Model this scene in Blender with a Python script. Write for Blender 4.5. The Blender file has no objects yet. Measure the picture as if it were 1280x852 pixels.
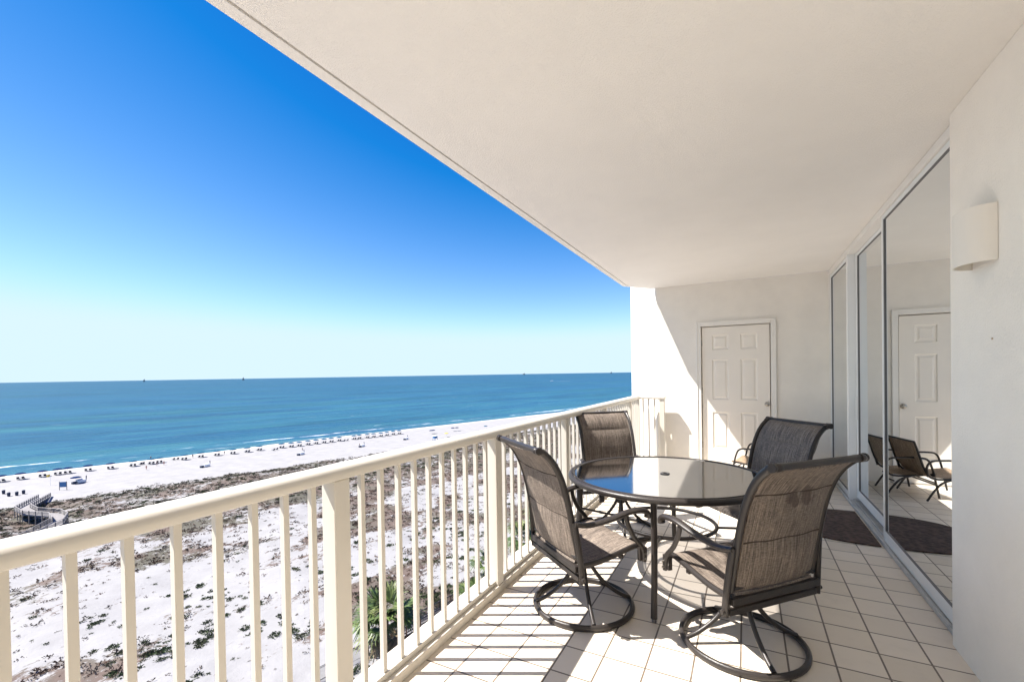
import bpy, math, random
from mathutils import Vector, Matrix, noise
R = math.radians
random.seed(7)
sc = bpy.context.scene

# ------------------------------------------------------------------ camera
F_PX, EYE = 555.0, 1.45
YAW, PITCH, ROLL, SHY = R(27.75), R(-0.6), R(-0.94), 47.2
cam_d = bpy.data.cameras.new('camera'); cam = bpy.data.objects.new('camera', cam_d)
sc.collection.objects.link(cam); sc.camera = cam
fwv = Vector((-math.sin(YAW)*math.cos(PITCH), math.cos(YAW)*math.cos(PITCH), math.sin(PITCH)))
rt0 = Vector((math.cos(YAW), math.sin(YAW), 0)); up0 = rt0.cross(fwv)
rt = rt0*math.cos(ROLL)+up0*math.sin(ROLL); up = -rt0*math.sin(ROLL)+up0*math.cos(ROLL)
m = Matrix((rt, up, -fwv)).transposed().to_4x4(); m.translation = Vector((0, 0, EYE))
cam.matrix_world = m
cam_d.sensor_fit = 'HORIZONTAL'; cam_d.sensor_width = 36; cam_d.lens = 36*F_PX/1280
cam_d.shift_y = SHY/1280; cam_d.clip_start = 0.05; cam_d.clip_end = 200000

def ray(x, y):
    return fwv+rt*((x-640)/F_PX)-up*((y-426-SHY)/F_PX)
def at(x, y, z):                       # photo pixel -> world point on the level z
    d = ray(x, y); k = (z-EYE)/d.z
    return Vector((d.x*k, d.y*k, z))

# ------------------------------------------------------------------ light
SUN_EL = 54.0
SDIR = Vector((-0.897, -0.443, 0)).normalized()         # towards the sun, level
world = bpy.data.worlds.new('World'); sc.world = world; world.use_nodes = True
wn = world.node_tree.nodes; wl = world.node_tree.links
bg = wn['Background']; sky = wn.new('ShaderNodeTexSky'); sky.sky_type = 'NISHITA'
sky.sun_disc = False; sky.sun_elevation = R(SUN_EL); sky.sun_rotation = math.atan2(SDIR.x, SDIR.y)
sky.altitude = 0; sky.air_density = 0.7; sky.dust_density = 0.0; sky.ozone_density = 5.0
# colour grade of the physical sky, the same for every ray: deeper blue overhead, softly limited glow at the horizon
sp_ = wn.new('ShaderNodeSeparateColor'); cb_ = wn.new('ShaderNodeCombineColor'); wl.new(sky.outputs[0], sp_.inputs[0])
for i_, (off_, gain_, top_) in enumerate(((-.84, 1.75, 3.35), (-.82, 1.37, 4.3), (0.1, 1.0, 5.0))):
    a_ = wn.new('ShaderNodeMath'); a_.operation = 'ADD'; a_.inputs[1].default_value = off_; wl.new(sp_.outputs[i_], a_.inputs[0])
    b_ = wn.new('ShaderNodeMath'); b_.operation = 'MULTIPLY'; b_.inputs[1].default_value = gain_; wl.new(a_.outputs[0], b_.inputs[0])
    c_ = wn.new('ShaderNodeMath'); c_.operation = 'SMOOTH_MIN'; c_.inputs[1].default_value = top_; c_.inputs[2].default_value = 1.2; wl.new(b_.outputs[0], c_.inputs[0])
    d2_ = wn.new('ShaderNodeMath'); d2_.operation = 'MAXIMUM'; d2_.inputs[1].default_value = .05; wl.new(c_.outputs[0], d2_.inputs[0])
    wl.new(d2_.outputs[0], cb_.inputs[i_])
wl.new(cb_.outputs[0], bg.inputs[0]); bg.inputs[1].default_value = 0.082
sun_d = bpy.data.lights.new('sun', 'SUN'); sun_d.energy = 4.9; sun_d.angle = R(0.5); sun_d.color = (1, .945, .875)
sun = bpy.data.objects.new('sun', sun_d); sc.collection.objects.link(sun)
sd = Vector((SDIR.x*math.cos(R(SUN_EL)), SDIR.y*math.cos(R(SUN_EL)), math.sin(R(SUN_EL))))
sun.rotation_euler = (-sd).to_track_quat('-Z', 'Y').to_euler()
sc.view_settings.view_transform = 'Standard'; sc.view_settings.look = 'None'
sc.view_settings.exposure = 1.42; sc.view_settings.gamma = 1; sc.view_settings.use_curve_mapping = False
sc.render.engine = 'CYCLES'
sc.cycles.max_bounces = 10; sc.cycles.diffuse_bounces = 6; sc.cycles.transparent_max_bounces = 16

# ------------------------------------------------------------------ materials
def new_mat(name):
    mt = bpy.data.materials.new(name); mt.use_nodes = True
    nt = mt.node_tree
    return mt, nt, nt.nodes['Principled BSDF']
def N(nt, typ, **kw):
    n = nt.nodes.new(typ)
    for k, v in kw.items():
        if k in ('operation', 'blend_type', 'data_type', 'attribute_name', 'noise_dimensions', 'feature', 'interpolation', 'wave_type', 'bands_direction', 'offset', 'squash', 'offset_frequency', 'distance', 'vector_type', 'wave_profile', 'use_clamp', 'clamp'):
            setattr(n, k, v)
        else:
            n.inputs[k.replace('_', ' ')].default_value = v
    return n
def ramp(nt, src, stops):
    r = nt.nodes.new('ShaderNodeValToRGB'); e = r.color_ramp.elements
    while len(e) > 1: e.remove(e[0])
    for i, (p, c) in enumerate(stops):
        if i == 0: e[0].position = p; el = e[0]
        else: el = e.new(p)
        el.color = (c, c, c, 1) if not hasattr(c, '__len__') else (*c, 1)
    nt.links.new(src, r.inputs[0]); return r
def objcoord(nt, scale=(1, 1, 1), loc=(0, 0, 0), rot=(0, 0, 0), kind='Object'):
    tc = nt.nodes.new('ShaderNodeTexCoord'); mp = nt.nodes.new('ShaderNodeMapping')
    mp.inputs['Scale'].default_value = scale; mp.inputs['Location'].default_value = loc; mp.inputs['Rotation'].default_value = rot
    nt.links.new(tc.outputs[kind], mp.inputs[0]); return mp.outputs[0]
def mixc(nt, fac, a, b, blend='MIX'):
    n = nt.nodes.new('ShaderNodeMix'); n.data_type = 'RGBA'; n.blend_type = blend
    for s, v in ((n.inputs[0], fac), (n.inputs[6], a), (n.inputs[7], b)):
        if hasattr(v, 'is_output'): nt.links.new(v, s)
        elif hasattr(v, '__len__'): s.default_value = (*v[:3], 1)
        else: s.default_value = v
    return n.outputs[2]
def mth(nt, op, a, b=None):
    n = nt.nodes.new('ShaderNodeMath'); n.operation = op
    for s, v in ((n.inputs[0], a), (n.inputs[1], b)):
        if v is None: continue
        if hasattr(v, 'is_output'): nt.links.new(v, s)
        else: s.default_value = v
    return n.outputs[0]
def bump(nt, p, src, strength=.3, dist=.01):
    b = nt.nodes.new('ShaderNodeBump'); b.inputs['Strength'].default_value = strength; b.inputs['Distance'].default_value = dist
    nt.links.new(src, b.inputs['Height']); nt.links.new(b.outputs[0], p.inputs['Normal']); return b

def painted(name, col, rough=.5, var=.04, bscale=60, bstr=.15, stain=None, metal=0, spec=.5):
    mt, nt, p = new_mat(name)
    v = objcoord(nt)
    n1 = N(nt, 'ShaderNodeTexNoise', Scale=2.2, Detail=5.0, Roughness=.6); nt.links.new(v, n1.inputs[0])
    d = tuple(c*(1-var*2.2) for c in col); l = tuple(min(1, c*(1+var)) for c in col)
    c = ramp(nt, n1.outputs[0], [(.3, d), (.68, l)]).outputs[0]
    if stain:
        n3 = N(nt, 'ShaderNodeTexNoise', Scale=stain[0], Detail=8.0, Roughness=.75); nt.links.new(v, n3.inputs[0])
        f = ramp(nt, n3.outputs[0], [(stain[1], 0.0), (stain[1]+.08, stain[2])]).outputs[0]
        c = mixc(nt, f, c, tuple(x*.45 for x in col))
    nt.links.new(c, p.inputs['Base Color'])
    p.inputs['Roughness'].default_value = rough; p.inputs['Metallic'].default_value = metal
    p.inputs['Specular IOR Level'].default_value = spec
    n2 = N(nt, 'ShaderNodeTexNoise', Scale=float(bscale), Detail=4.0, Roughness=.6); nt.links.new(v, n2.inputs[0])
    bump(nt, p, n2.outputs[0], bstr, .01)
    return mt

M = {}
M['stucco'] = painted('stucco', (.81, .775, .715), .85, .03, 110, .5, (5.0, .66, .25))
M['ceiling'] = painted('ceiling_paint', (.855, .828, .785), .9, .012, 170, .55, (60.0, .665, .35))
M['sidewall'] = painted('side_wall_paint', (.88, .84, .765), .85, .025, 95, .45, (3.0, .70, .22))
M['rail'] = painted('cream_powder_coat', (.635, .60, .53), .36, .02, 40, .03)
M['curb'] = painted('curb_concrete', (.68, .63, .55), .8, .06, 60, .3, (14.0, .62, .4))
M['door'] = painted('door_paint', (.81, .765, .70), .5, .015, 40, .05)
M['trim'] = painted('white_trim', (.78, .76, .72), .45, .02, 40, .04)
M['alu'] = painted('white_aluminium', (.76, .78, .78), .3, .02, 60, .04)
M['track'] = painted('track_metal', (.45, .46, .45), .4, .08, 60, .1, (30.0, .6, .6))
M['gasket'] = painted('black_gasket', (.13, .13, .135), .5)
M['bronze'] = painted('bronze_frame', (.032, .027, .025), .36, .15, 220, .12, (25.0, .66, .5), spec=.4)
M['rust'] = painted('rusty_steel', (.20, .10, .05), .8, .3, 120, .4)
M['nickel'] = painted('nickel', (.42, .39, .35), .3, .05, 90, .05, metal=1)
M['sconce'] = painted('sconce_shade', (.80, .76, .69), .6, .01, 30, .04)
M['interior'] = painted('room_wall', (.55, .53, .49), .9)
M['carpet'] = painted('room_carpet', (.30, .27, .23), .95, .1, 200, .5)
M['dark'] = painted('dark_metal', (.03, .03, .032), .4)
M['wood_grey'] = painted('weathered_wood', (.20, .19, .19), .85, .2, 20, .3)
M['wood_deck'] = painted('deck_wood', (.22, .21, .21), .85, .15, 20, .3)
M['wood_brown'] = painted('brown_wood', (.16, .10, .07), .8, .2, 20, .3)
M['tan'] = painted('tan_stucco', (.50, .40, .29), .85, .05)
M['navy'] = painted('navy_canvas', (.006, .022, .085), .95, .1, spec=.05)
M['teal'] = painted('teal_canvas', (.010, .080, .15), .95, .1, spec=.05)
M['yellow'] = painted('yellow_canvas', (.62, .45, .06), .8, .1)
M['lounger'] = painted('dark_blue_mesh', (.018, .03, .07), .7, .1)
M['whitep'] = painted('white_plastic', (.78, .79, .80), .5, .03)
M['blueb'] = painted('blue_board', (.03, .14, .33), .5, .05)
M['bark'] = painted('palm_bark', (.17, .13, .10), .95, .3, 12, .8)
M['skin'] = painted('skin', (.42, .24, .17), .6)
M['swim_red'] = painted('red_cloth', (.45, .05, .04), .8)
M['cloth_dark'] = painted('dark_cloth', (.03, .035, .06), .8)

def make_tile():
    mt, nt, p = new_mat('glazed_floor_tile')
    v = objcoord(nt, loc=(-(0.793-.207*20), -(2.842-.2125*30), 0))
    b = N(nt, 'ShaderNodeTexBrick', offset=0.0, squash=1.0, Scale=1.0)
    b.inputs['Mortar Size'].default_value = .0048; b.inputs['Mortar Smooth'].default_value = .15
    b.inputs['Brick Width'].default_value = .207; b.inputs['Row Height'].default_value = .2125
    b.inputs['Color1'].default_value = (.66, .585, .485, 1); b.inputs['Color2'].default_value = (.74, .665, .565, 1)
    b.inputs['Mortar'].default_value = (.145, .115, .09, 1); b.inputs['Bias'].default_value = 0.0
    nt.links.new(v, b.inputs[0])
    v2 = objcoord(nt)
    n1 = N(nt, 'ShaderNodeTexNoise', Scale=6.0, Detail=8.0, Roughness=.7); nt.links.new(v2, n1.inputs[0])
    f = ramp(nt, n1.outputs[0], [(.52, 0.0), (.75, .28)]).outputs[0]
    c = mixc(nt, f, b.outputs[0], (.50, .44, .37))
    n2 = N(nt, 'ShaderNodeTexNoise', Scale=38.0, Detail=4.0, Roughness=.6); nt.links.new(v2, n2.inputs[0])
    f2 = ramp(nt, n2.outputs[0], [(.72, 0.0), (.76, .55)]).outputs[0]
    c = mixc(nt, f2, c, (.34, .27, .21))
    nt.links.new(c, p.inputs['Base Color'])
    rr = ramp(nt, n1.outputs[0], [(.3, .30), (.7, .5)]).outputs[0]
    nt.links.new(rr, p.inputs['Roughness'])
    inv = mth(nt, 'SUBTRACT', 1.0, b.outputs['Fac'])
    bump(nt, p, inv, .5, .002)
    return mt
M['tile'] = make_tile()

def make_sling(name, base, dark, marks=False):
    mt, nt, p = new_mat(name)
    v = objcoord(nt)
    fine = N(nt, 'ShaderNodeTexNoise', Scale=1.0, Detail=3.0, Roughness=.7)
    nt.links.new(objcoord(nt, (330, 10, 8)), fine.inputs[0])
    fine2 = N(nt, 'ShaderNodeTexNoise', Scale=1.0, Detail=2.0, Roughness=.6)
    nt.links.new(objcoord(nt, (40, 300, 300)), fine2.inputs[0])
    mxx = mth(nt, 'ADD', mth(nt, 'MULTIPLY', fine.outputs[0], .7), mth(nt, 'MULTIPLY', fine2.outputs[0], .3))
    c = ramp(nt, mxx, [(.40, dark), (.5, base), (.60, tuple(min(1, x*2.0) for x in base))]).outputs[0]
    big = N(nt, 'ShaderNodeTexNoise', Scale=5.0, Detail=5.0, Roughness=.6); nt.links.new(v, big.inputs[0])
    f = ramp(nt, big.outputs[0], [(.45, 0.0), (.7, .35)]).outputs[0]
    c = mixc(nt, f, c, dark)
    if marks:
        sp = N(nt, 'ShaderNodeTexNoise', Scale=1.0, Detail=2.0, Roughness=.5)
        nt.links.new(objcoord(nt, (26, 9, 11), loc=(3.3, 1, 2)), sp.inputs[0])
        sx = nt.nodes.new('ShaderNodeSeparateXYZ'); nt.links.new(v, sx.inputs[0])
        dx = mth(nt, 'POWER', mth(nt, 'DIVIDE', mth(nt, 'SUBTRACT', sx.outputs[0], .03), .16), 2.0)
        dz = mth(nt, 'POWER', mth(nt, 'DIVIDE', mth(nt, 'SUBTRACT', sx.outputs[2], .86), .085), 2.0)
        msk = mth(nt, 'SUBTRACT', 1.0, mth(nt, 'MINIMUM', mth(nt, 'ADD', dx, dz), 1.0))
        tt = mth(nt, 'MULTIPLY', msk, sp.outputs[0])
        c = mixc(nt, ramp(nt, tt, [(.30, 0.0), (.37, .7)]).outputs[0], c, (.045, .028, .022))
    nt.links.new(c, p.inputs['Base Color']); p.inputs['Roughness'].default_value = .62
    p.inputs['Specular IOR Level'].default_value = .45
    bump(nt, p, mxx, .35, .002)
    return mt
M['sling'] = make_sling('woven_sling', (.150, .122, .100), (.058, .045, .037))
M['sling_marked'] = make_sling('woven_sling_marked', (.150, .120, .096), (.055, .043, .035), True)
M['sling_skysheen'] = make_sling('woven_sling_skysheen', (.140, .116, .096), (.050, .042, .036))  # same brown fabric, sky sheen on the far chair put into its colour
M['sling_tan'] = make_sling('tan_sling', (.29, .21, .14), (.17, .115, .075))

M['seam'] = painted('seam_thread', (.05, .036, .027), .9)
def make_glass(name, tint, ior, rough, haze=0.0, gcol=(.95, .97, 1)):
    mt, nt, p = new_mat(name); nt.nodes.remove(p)
    out = nt.nodes['Material Output']
    tr = nt.nodes.new('ShaderNodeBsdfTransparent'); tr.inputs[0].default_value = (*tint, 1)
    gl = nt.nodes.new('ShaderNodeBsdfGlossy'); gl.inputs['Roughness'].default_value = rough; gl.inputs[0].default_value = (*gcol, 1)
    fr = nt.nodes.new('ShaderNodeFresnel'); fr.inputs[0].default_value = ior
    mx = nt.nodes.new('ShaderNodeMixShader')
    nt.links.new(fr.outputs[0], mx.inputs[0]); nt.links.new(tr.outputs[0], mx.inputs[1]); nt.links.new(gl.outputs[0], mx.inputs[2])
    if haze > 0:
        df = nt.nodes.new('ShaderNodeBsdfDiffuse'); df.inputs[0].default_value = (.13, .13, .135, 1)
        m2 = nt.nodes.new('ShaderNodeMixShader'); m2.inputs[0].default_value = haze
        nt.links.new(tr.outputs[0], m2.inputs[1]); nt.links.new(df.outputs[0], m2.inputs[2]); nt.links.new(m2.outputs[0], mx.inputs[1])
    nt.links.new(mx.outputs[0], out.inputs[0]); return mt
M['window'] = make_glass('door_glass', (.80, .85, .86), 1.95, 0.004, .10, (.84, .87, .89))
M['tableglass'] = make_glass('tinted_table_glass', (.40, .40, .41), 1.47, .07, .14, (.54, .53, .52))

def make_mat():
    mt, nt, p = new_mat('brown_coir'); v = objcoord(nt)
    vo = N(nt, 'ShaderNodeTexVoronoi', Scale=22.0); nt.links.new(v, vo.inputs[0])
    n = N(nt, 'ShaderNodeTexNoise', Scale=60.0, Detail=4.0); nt.links.new(v, n.inputs[0])
    s = mth(nt, 'ADD', mth(nt, 'MULTIPLY', vo.outputs[0], .6), mth(nt, 'MULTIPLY', n.outputs[0], .5))
    nt.links.new(ramp(nt, s, [(.3, (.030, .018, .014)), (.75, (.095, .062, .050))]).outputs[0], p.inputs['Base Color'])
    p.inputs['Roughness'].default_value = .95; bump(nt, p, s, .8, .006); return mt
M['mat'] = make_mat()
def make_curtain():
    mt, nt, p = new_mat('sheer_curtain')
    p.inputs['Base Color'].default_value = (.84, .87, .90, 1); p.inputs['Roughness'].default_value = .9
    return mt
M['curtain'] = make_curtain()

# ground colours: white sand, with litter and scrub where the vertex attribute says so
SN = Vector((-.949, .315, 0)); ST = Vector((.315, .949, 0))          # seaward and along-shore directions
def make_ground():
    mt, nt, p = new_mat('white_sand')
    g = nt.nodes.new('ShaderNodeNewGeometry'); pk = nt.nodes.new('ShaderNodeVectorMath'); pk.operation = 'SCALE'; pk.inputs[3].default_value = 20.95/33.45
    nt.links.new(g.outputs['Position'], pk.inputs[0]); P = pk.outputs[0]
    a = nt.nodes.new('ShaderNodeAttribute'); a.attribute_name = 'veg'
    sp = nt.nodes.new('ShaderNodeSeparateColor'); nt.links.new(a.outputs['Color'], sp.inputs[0])
    mp = nt.nodes.new('ShaderNodeMapping'); nt.links.new(P, mp.inputs[0]); mp.inputs['Rotation'].default_value = (0, 0, R(18.4))
    mp.inputs['Scale'].default_value = (1, .55, 1)
    n1 = N(nt, 'ShaderNodeTexNoise', Scale=1.9, Detail=10.0, Roughness=.75); nt.links.new(mp.outputs[0], n1.inputs[0])
    n2 = N(nt, 'ShaderNodeTexNoise', Scale=.35, Detail=5.0, Roughness=.6); nt.links.new(P, n2.inputs[0])
    n3 = N(nt, 'ShaderNodeTexNoise', Scale=.12, Detail=4.0, Roughness=.6); nt.links.new(P, n3.inputs[0])
    sand = ramp(nt, n2.outputs[0], [(.3, (.245, .243, .243)), (.7, (.30, .298, .298))]).outputs[0]
    dens = mth(nt, 'ADD', n1.outputs[0], mth(nt, 'MULTIPLY', mth(nt, 'SUBTRACT', sp.outputs[0], .5), .30))
    fac = ramp(nt, dens, [(.50, 0.0), (.56, .85)]).outputs[0]
    lit = ramp(nt, n3.outputs[0], [(.38, (.092, .078, .058)), (.5, (.092, .058, .042)), (.60, (.068, .063, .040))]).outputs[0]
    c = mixc(nt, fac, sand, lit)
    wet = sp.outputs[1]
    c = mixc(nt, wet, c, (.42, .39, .35))
    nt.links.new(c, p.inputs['Base Color']); p.inputs['Roughness'].default_value = .9
    p.inputs['Specular IOR Level'].default_value = .2
    n4 = N(nt, 'ShaderNodeTexNoise', Scale=2.5, Detail=6.0, Roughness=.7); nt.links.new(P, n4.inputs[0])
    bump(nt, p, n4.outputs[0], .45, .25)
    return mt
M['sand'] = make_ground()

def make_water():
    mt, nt, p = new_mat('sea_water')
    g = nt.nodes.new('ShaderNodeNewGeometry'); pk = nt.nodes.new('ShaderNodeVectorMath'); pk.operation = 'SCALE'; pk.inputs[3].default_value = 20.95/33.45
    nt.links.new(g.outputs['Position'], pk.inputs[0]); P = pk.outputs[0]
    rot = nt.nodes.new('ShaderNodeMapping'); rot.vector_type = 'POINT'; nt.links.new(P, rot.inputs[0])
    rot.inputs['Rotation'].default_value = (0, 0, R(18.4))               # x' = across shore, y' = along shore
    sx = nt.nodes.new('ShaderNodeSeparateXYZ'); nt.links.new(rot.outputs[0], sx.inputs[0])
    s = mth(nt, 'MULTIPLY', sx.outputs[0], -1.0)                          # metres seaward
    str1 = nt.nodes.new('ShaderNodeMapping'); nt.links.new(rot.outputs[0], str1.inputs[0]); str1.inputs['Scale'].default_value = (1, .22, 1)
    big = N(nt, 'ShaderNodeTexNoise', Scale=.012, Detail=5.0, Roughness=.6); nt.links.new(str1.outputs[0], big.inputs[0])
    wob = N(nt, 'ShaderNodeTexNoise', Scale=.03, Detail=3.0, Roughness=.5); nt.links.new(P, wob.inputs[0])
    s2 = mth(nt, 'ADD', s, mth(nt, 'MULTIPLY', mth(nt, 'SUBTRACT', wob.outputs[0], .5), 26.0))
    ld = mth(nt, 'LOGARITHM', mth(nt, 'MAXIMUM', mth(nt, 'SUBTRACT', s2, 138.0), 2.0), 10.0)     # .3 at shore, 4+ far out
    ld = mth(nt, 'ADD', ld, mth(nt, 'MULTIPLY', mth(nt, 'SUBTRACT', big.outputs[0], .5), 1.1))
    depthc = ramp(nt, mth(nt, 'DIVIDE', ld, 5.0), [(.17, (.19, .235, .215)), (.27, (.055, .165, .18)), (.36, (.017, .095, .118)), (.46, (.013, .086, .112)), (.56, (.006, .055, .087)), (.72, (.003, .037, .064)), (.9, (.004, .045, .09))]).outputs[0]
    # streaks that put the dark and light of waves and ripples into the colour
    strk = nt.nodes.new('ShaderNodeMapping'); nt.links.new(rot.outputs[0], strk.inputs[0]); strk.inputs['Scale'].default_value = (.22, .020, 1)
    sn = N(nt, 'ShaderNodeTexNoise', Scale=1.0, Detail=7.0, Roughness=.65); nt.links.new(strk.outputs[0], sn.inputs[0])
    c = mixc(nt, ramp(nt, sn.outputs[0], [(.44, 0.0), (.60, .75)]).outputs[0], depthc, (.006, .06, .125))
    stb = nt.nodes.new('ShaderNodeMapping'); nt.links.new(rot.outputs[0], stb.inputs[0]); stb.inputs['Scale'].default_value = (.016, .0016, 1)
    sb = N(nt, 'ShaderNodeTexNoise', Scale=1.0, Detail=8.0, Roughness=.7); nt.links.new(stb.outputs[0], sb.inputs[0])
    c = mixc(nt, ramp(nt, sb.outputs[0], [(.44, 0.0), (.56, .7)]).outputs[0], c, (.006, .06, .135))
    fs_ = nt.nodes.new('ShaderNodeMapping'); nt.links.new(rot.outputs[0], fs_.inputs[0]); fs_.inputs['Scale'].default_value = (.065, .009, 1)
    fsn = N(nt, 'ShaderNodeTexNoise', Scale=1.0, Detail=10.0, Roughness=.8); nt.links.new(fs_.outputs[0], fsn.inputs[0])
    c = mixc(nt, ramp(nt, fsn.outputs[0], [(.50, 0.0), (.58, .42)]).outputs[0], c, (.03, .14, .18))
    c = mixc(nt, ramp(nt, fsn.outputs[0], [(.40, .6), (.48, 0.0)]).outputs[0], c, (.003, .034, .068))
    # breaking foam lines
    fl = nt.nodes.new('ShaderNodeMapping'); nt.links.new(rot.outputs[0], fl.inputs[0]); fl.inputs['Scale'].default_value = (.30, .07, 1)
    fn = N(nt, 'ShaderNodeTexNoise', Scale=1.0, Detail=8.0, Roughness=.7); nt.links.new(fl.outputs[0], fn.inputs[0])
    wob2 = N(nt, 'ShaderNodeTexNoise', Scale=.016, Detail=2.0); nt.links.new(P, wob2.inputs[0])
    s3 = mth(nt, 'ADD', s, mth(nt, 'MULTIPLY', mth(nt, 'SUBTRACT', wob2.outputs[0], .5), 16.0))
    def band(c0, w, amp):
        d = mth(nt, 'DIVIDE', mth(nt, 'ABSOLUTE', mth(nt, 'SUBTRACT', s3, c0)), w)
        return mth(nt, 'MULTIPLY', mth(nt, 'SUBTRACT', 1.0, mth(nt, 'MINIMUM', d, 1.0)), amp)
    bands = mth(nt, 'ADD', mth(nt, 'ADD', band(169.0, 5.0, .17), band(161.0, 2.5, .10)), band(181.0, 3.0, .06))
    ff = ramp(nt, mth(nt, 'ADD', fn.outputs[0], bands), [(.66, 0.0), (.76, .75)]).outputs[0]
    c = mixc(nt, ff, c, (.82, .84, .85))
    nt.links.new(c, p.inputs['Base Color'])
    p.inputs['Roughness'].default_value = .35; p.inputs['IOR'].default_value = 1.33; p.inputs['Specular IOR Level'].default_value = .16
    w1 = nt.nodes.new('ShaderNodeMapping'); nt.links.new(rot.outputs[0], w1.inputs[0]); w1.inputs['Scale'].default_value = (.55, .16, 1)
    wn_ = N(nt, 'ShaderNodeTexNoise', Scale=1.0, Detail=8.0, Roughness=.62); nt.links.new(w1.outputs[0], wn_.inputs[0])
    bump(nt, p, wn_.outputs[0], .8, 1.1)
    return mt
M['water'] = make_water()

def make_leaf(name, attr=True, rough=.7):
    mt, nt, p = new_mat(name)
    a = nt.nodes.new('ShaderNodeAttribute'); a.attribute_name = 'tint'
    nt.links.new(a.outputs['Color'], p.inputs['Base Color']); p.inputs['Roughness'].default_value = rough
    p.inputs['Specular IOR Level'].default_value = .3
    return mt
M['scrub'] = make_leaf('scrub_twigs', rough=.9)
M['frond'] = make_leaf('palm_leaf', rough=.45)

# ------------------------------------------------------------------ mesh tools
class MB:
    def __init__(s): s.v = []; s.f = []; s.c = []
    def add(s, vs, fs, col=None):
        o = len(s.v); s.v += [tuple(v) for v in vs]; s.f += [tuple(i+o for i in f) for f in fs]
        s.c += [col]*len(fs)
    def box(s, x0, x1, y0, y1, z0, z1, mtx=None):
        v = [Vector((x, y, z)) for z in (z0, z1) for y in (y0, y1) for x in (x0, x1)]
        if mtx is not None: v = [mtx@q for q in v]
        s.add(v, [(0, 2, 3, 1), (4, 5, 7, 6), (0, 1, 5, 4), (2, 6, 7, 3), (0, 4, 6, 2), (1, 3, 7, 5)])
    def prism(s, poly, z0, z1):
        n = len(poly)
        s.add([(x, y, z0) for x, y in poly]+[(x, y, z1) for x, y in poly],
              [tuple(range(n-1, -1, -1)), tuple(range(n, 2*n))]+[(i, (i+1) % n, n+(i+1) % n, n+i) for i in range(n)])
    def tube(s, pts, r, seg=10, flat=1.0, closed=False, hint=None):
        pts = [Vector(p) for p in pts]; n = len(pts); rings = []
        rs = r if hasattr(r, '__len__') else [r]*n
        prev = None
        for i in range(n):
            if closed: t = pts[(i+1) % n]-pts[i-1]
            else: t = pts[min(i+1, n-1)]-pts[max(i-1, 0)]
            t.normalize()
            if prev is None:
                h = Vector(hint) if hint else (Vector((0, 0, 1)) if abs(t.z) < .9 else Vector((1, 0, 0)))
            else: h = prev
            a = (h-t*h.dot(t)).normalized(); prev = a; b = t.cross(a)
            rings.append([pts[i]+a*(math.cos(k*2*math.pi/seg)*rs[i])+b*(math.sin(k*2*math.pi/seg)*rs[i]*flat) for k in range(seg)])
        vs = [q for rg in rings for q in rg]; fs = []
        for i in range(n if closed else n-1):
            j = (i+1) % n
            for k in range(seg):
                l = (k+1) % seg; fs.append((i*seg+k, i*seg+l, j*seg+l, j*seg+k))
        if not closed:
            fs.append(tuple(range(seg-1, -1, -1))); fs.append(tuple((n-1)*seg+k for k in range(seg)))
        s.add(vs, fs)
    def lathe(s, prof, seg=48, c=(0, 0, 0)):
        vs = []; fs = []; n = len(prof)
        for k in range(seg):
            a = k*2*math.pi/seg
            vs += [(c[0]+r_*math.cos(a), c[1]+r_*math.sin(a), c[2]+z) for r_, z in prof]
        for k in range(seg):
            l = (k+1) % seg
            for i in range(n-1): fs.append((k*n+i, l*n+i, l*n+i+1, k*n+i+1))
        s.add(vs, fs)
    def build(s, name, mat, parent=None, smooth=False, bevel=0.0, loc=None):
        me = bpy.data.meshes.new(name); me.from_pydata([tuple(v) for v in s.v], [], s.f); me.update()
        if any(c is not None for c in s.c):
            at_ = me.color_attributes.new('tint', 'FLOAT_COLOR', 'CORNER')
            buf = []
            for f, c in zip(s.f, s.c): buf += [c[0], c[1], c[2], 1.0]*len(f)
            at_.data.foreach_set('color', buf)
        if smooth: me.polygons.foreach_set('use_smooth', [True]*len(me.polygons))
        o = bpy.data.objects.new(name, me); sc.collection.objects.link(o)
        if mat: me.materials.append(M[mat] if isinstance(mat, str) else mat)
        if parent: o.parent = parent
        if loc is not None: o.location = loc
        if bevel:
            b = o.modifiers.new('bevel', 'BEVEL'); b.width = bevel; b.segments = 2; b.limit_method = 'ANGLE'; b.angle_limit = R(40)
            b.harden_normals = False
        if smooth:
            try: me.set_sharp_from_angle(angle=R(40))
            except Exception: pass
        return o
def tag(o, label, cat, group=None):
    o['label'] = label; o['category'] = cat
    if group: o['group'] = group
    return o
def thing(name, label, cat, loc=(0, 0, 0), rz=0, group=None):
    o = bpy.data.objects.new(name, None); sc.collection.objects.link(o); o.location = loc; o.rotation_euler = (0, 0, rz)
    o.empty_display_size = .1
    return tag(o, label, cat, group)
def struct(o): o['kind'] = 'structure'; return o
def kids(o): return [c for c in bpy.data.objects if c.parent == o]
def dup(root, loc, rz, label, group=None, scale=None):
    r = root.copy(); sc.collection.objects.link(r); r.location = loc; r.rotation_euler = (0, 0, rz); r['label'] = label
    if group: r['group'] = group
    if scale: r.scale = (scale,)*3
    for ch in kids(root):
        c = ch.copy(); sc.collection.objects.link(c); c.parent = r
        for g in kids(ch):
            d = g.copy(); sc.collection.objects.link(d); d.parent = c
    return r
def smoothpath(P, n=6):
    P = [Vector(p) for p in P]; out = []
    for i in range(len(P)-1):
        p0 = P[max(i-1, 0)]; p1 = P[i]; p2 = P[i+1]; p3 = P[min(i+2, len(P)-1)]
        for k in range(n):
            t = k/n
            out.append(.5*((2*p1)+(p2-p0)*t+(2*p0-5*p1+4*p2-p3)*t*t+(3*p1-p0-3*p2+p3)*t**3))
    out.append(P[-1]); return out
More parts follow.
